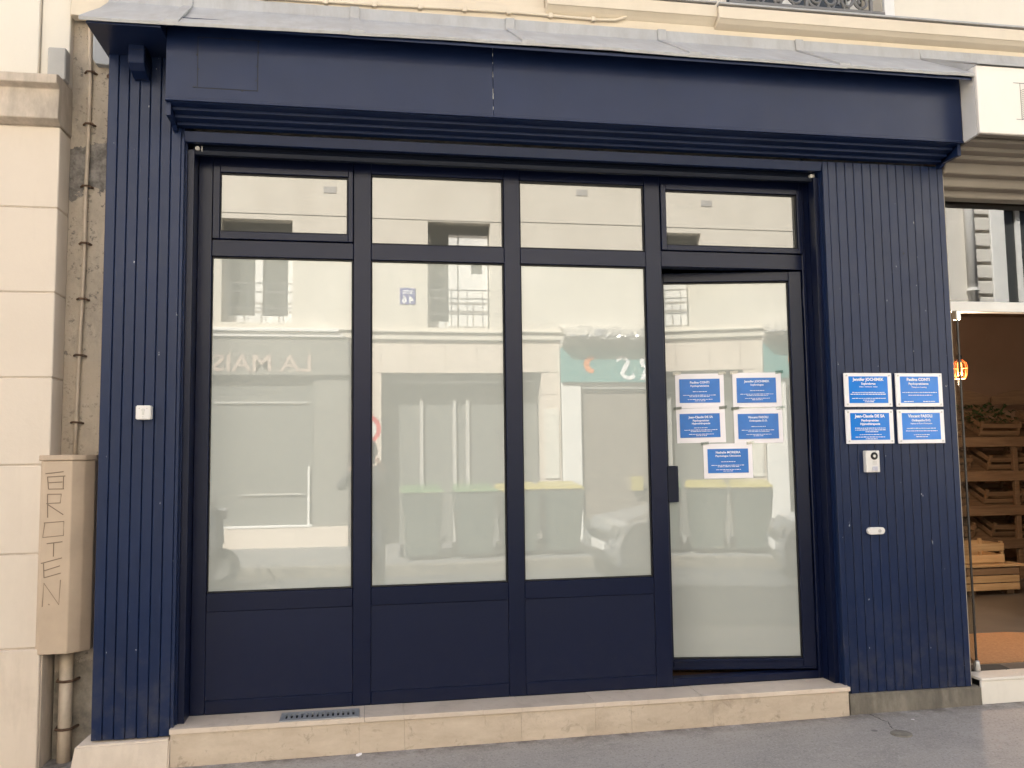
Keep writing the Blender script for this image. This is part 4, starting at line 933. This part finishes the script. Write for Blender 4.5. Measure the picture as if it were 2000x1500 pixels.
# parked scooter
sx_, sy_ = -2.32, -6.3
t_ = thing('parked_scooter', 'dark motor scooter parked across the street in front of the taupe shop', 'scooter', (sx_, sy_, -.30)); T = Matrix.Translation((sx_, sy_, -.30))
for x in (-.62, .62): w_ = M(T).cyl((x, -.05, .24), (x, .05, .24), .24, 24).build('wheel', TYRE, t_); M(T).cyl((x, -.055, .24), (x, .055, .24), .13, 16).build('rim', METAL, w_)
M(T).prism([(-.85, .48), (-.75, .72), (-.05, .74), (.05, .42), (.42, .36), (.52, .95), (.62, .95), (.66, .50), (.40, .20), (-.35, .22)], 'y', -.17, .17).build('body', JACKET, t_, .03, seg=2)
M(T).prism([(-.80, .725), (-.72, .82), (-.10, .80), (-.04, .745)], 'y', -.15, .15).build('seat', TYRE, t_, .03, seg=2)
M(T).cyl((.52, -.34, 1.02), (.52, .34, 1.02), .016, 8).build('handlebar', IRON, t_); M(T).cyl((.60, .0, .20), (.53, 0, 1.02), .03, 10).build('steering_column', IRON, t_)
M(T).box(.60, .72, -.07, .07, .82, .95).build('headlight', METAL, t_, .02)
for s in (-1, 1):
    M(T).cyl((.50, s*.28, 1.02), (.46, s*.34, 1.20), .006, 6).build('mirror_stalk', IRON, t_); M(T).lathe([(.0, -.012), (.055, -.006), (.055, .006), (0, .012)], (.46, s*.35, 1.24), 16).build('mirror', METAL, t_)
M(T).lathe([(.0, -.05), (.07, -.03), (.08, .0), (.07, .03), (.0, .05)], (.36, .20, .58), 14).build('fairing_glint', WHITEP, t_, smooth=True)  # white blob modelled for the sunlit glint on the fairing

# ================================================================ the person holding the phone (mirrored in the panes)
def person():
    J = {'pel': (.10, -4.92, .60, .155), 'wai': (.10, -4.90, .80, .14), 'che': (.10, -4.89, .98, .165), 'nec': (.10, -4.875, 1.145, .062), 'chin': (.10, -4.85, 1.215, .068), 'head': (.10, -4.855, 1.315, .092), 'top': (.10, -4.865, 1.395, .062),
         'shl': (-.07, -4.88, 1.085, .075), 'ell': (-.20, -4.70, .91, .052), 'wrl': (-.085, -4.545, 1.165, .032), 'hal': (-.066, -4.535, 1.205, .03),
         'shr': (.27, -4.88, 1.085, .075), 'elr': (.37, -4.70, .93, .052), 'wrr': (.165, -4.545, 1.165, .032), 'har': (.15, -4.535, 1.205, .03),
         'hil': (.01, -4.92, .53, .105), 'knl': (-.01, -4.90, .13, .072), 'anl': (-.02, -4.93, -.235, .048), 'fol': (-.04, -4.78, -.272, .035),
         'hir': (.19, -4.92, .53, .105), 'knr': (.22, -4.90, .13, .072), 'anr': (.24, -4.93, -.235, .048), 'for': (.26, -4.78, -.272, .035)}
    for n_ in list(J):
        if n_[:2] not in ('wr', 'ha'): J[n_] = (J[n_][0]-.055, *J[n_][1:])
    E_ = [('pel', 'wai'), ('wai', 'che'), ('che', 'nec'), ('nec', 'chin'), ('chin', 'head'), ('head', 'top'), ('che', 'shl'), ('shl', 'ell'), ('ell', 'wrl'), ('wrl', 'hal'), ('che', 'shr'), ('shr', 'elr'), ('elr', 'wrr'), ('wrr', 'har'),
          ('pel', 'hil'), ('hil', 'knl'), ('knl', 'anl'), ('anl', 'fol'), ('pel', 'hir'), ('hir', 'knr'), ('knr', 'anr'), ('anr', 'for')]
    names = list(J)
    # five fingers per hand, curled round the edges of the phone
    for hd, sgn in (('hal', 1), ('har', -1)):
        hx, hy, hz, _ = J[hd]
        for k in range(4):
            a, b, c = '%sf%da' % (hd, k), '%sf%db' % (hd, k), '%sf%dc' % (hd, k); ln = (.9, 1.0, .95, .75)[k]
            J[a] = (hx-sgn*.004, hy+.018, hz-.010+k*.017-.015, .0095); J[b] = (hx+sgn*.014*ln, hy+.030, hz-.010+k*.018-.013, .0085); J[c] = (hx+sgn*.030*ln, hy+.026, hz-.010+k*.018-.012, .0075)
            E_ += [(hd, a), (a, b), (b, c)]
        a, b = hd+'ta', hd+'tb'; J[a] = (hx+sgn*.012, hy-.022, hz+.002, .0105); J[b] = (hx+sgn*.034, hy-.018, hz+.020, .009); E_ += [(hd, a), (a, b)]
    names = list(J); me = bpy.data.meshes.new('person'); me.from_pydata([J[n][:3] for n in names], [(names.index(a), names.index(b)) for a, b in E_], [])
    o = bpy.data.objects.new('person', me); col.objects.link(o)
    o.modifiers.new('skin', 'SKIN'); sk = me.skin_vertices[0].data
    for n, s_ in zip(names, sk): s_.radius = (J[n][3], J[n][3]); s_.use_root = (n == 'pel')
    sb = o.modifiers.new('sub', 'SUBSURF'); sb.levels = sb.render_levels = 2
    dg = bpy.context.evaluated_depsgraph_get(); dg.update()
    m2 = bpy.data.meshes.new_from_object(o.evaluated_get(dg)); o.modifiers.clear(); o.data = m2
    m2.materials.clear()
    for mt in (JACKET, JEANS, SKIN, TYRE): m2.materials.append(mt)
    for p in m2.polygons:
        p.use_smooth = True; c = p.center
        hand = c.y > -4.575 and c.z > 1.1
        p.material_index = 2 if (hand or c.z > 1.15 and abs(c.x-.045) < .13) else (3 if c.z < -.19 else (1 if c.z < .58 else 0))
    tag(o, 'person in a dark jacket holding up a phone, mirrored in the panes', 'person')
    h = M().lathe([(.005, .115), (.05, .105), (.088, .065), (.102, .0), (.098, -.05), (.080, -.09)], (.045, -4.875, 1.325), 18)
    h.build('hair', HAIR, o, smooth=True)
    for s in (-1, 1):
        M().lathe([(.0, -.012), (.010, -.007), (.012, 0), (.010, .007), (0, .012)], (.045+s*.032, -4.768, 1.31), 10).build('eye', WHITEP, o, smooth=True)
        M().lathe([(.004, -.03), (.012, -.015), (.014, .01), (.004, .03)], (.045+s*.097, -4.86, 1.30), 8).build('ear', SKIN, o, smooth=True)
    M().tube([(.045, -4.765, 1.32), (.045, -4.745, 1.285), (.045, -4.755, 1.275)], [.008, .014, .010], 8).build('nose', SKIN, o, smooth=True)
    M().tube([(.023, -4.768, 1.245), (.045, -4.760, 1.243), (.067, -4.768, 1.245)], .006, 6).build('mouth', REDP, o, smooth=True)
person()
tag(box('mobile_phone', (-.035, .118, -4.530, -4.521, 1.170, 1.246), PHONE, None, .003, seg=2), 'black phone held sideways by the person in the dark jacket', 'phone')

# ================================================================ small things on the sidewalk
def scrap(x, y, r, label):
    m = M(); n = 7; z = gz(x, y)+.004; a0 = rnd.random()
    vs_ = [(x+r*rnd.uniform(.6, 1)*math.cos(a0+k*6.283/n), y+r*rnd.uniform(.6, 1)*math.sin(a0+k*6.283/n), z+rnd.uniform(0, .006)) for k in range(n)]
    m.add(vs_+[(p[0], p[1], p[2]-.003) for p in vs_], [tuple(range(n)), tuple(range(2*n-1, n-1, -1))]+[(k, n+k, n+(k+1) % n, (k+1) % n) for k in range(n)])
    tag(m.build('paper_scrap', PAPER, None), label, 'litter')
scrap(2.78, -.33, .012, 'tiny white paper scrap on the asphalt before the concrete plinth')
scrap(-.02, -.225, .018, 'torn pale scrap lying against the stone step by the grate')
M_ = M().lathe([(.052, 0), (.050, .005), (.03, .006)], (2.60, -.50, gz(2.6, -.5)-.001), 20)
tag(M_.build('valve_cover', CONC, None), 'small round grey cover in the asphalt near the concrete plinth', 'cover')

sw = bpy.data.objects['sidewalk']
cr = random.Random(11)
def crack(pts, wd):
    m = M(); vs_ = []; n = 0
    full = []
    for (a, b_), (c, d_) in zip(pts, pts[1:]):
        for k in range(8): full.append((a+(c-a)*k/8+cr.uniform(-.006, .006), b_+(d_-b_)*k/8+cr.uniform(-.006, .006)))
    for i, (x, y) in enumerate(full):
        w_ = wd*cr.uniform(.3, 1); vs_ += [(x-w_, y-w_*.4, gz(x, y)+.0012), (x+w_, y+w_*.4, gz(x, y)+.0012)]
    m.add(vs_, [(2*i, 2*i+1, 2*i+3, 2*i+2) for i in range(len(full)-1)]).build('crack', plain('crack_dirt', (.05, .044, .036), .95), sw)
crack([(2.62, -.20), (2.64, -.33), (2.605, -.42), (2.61, -.50)], .0035)
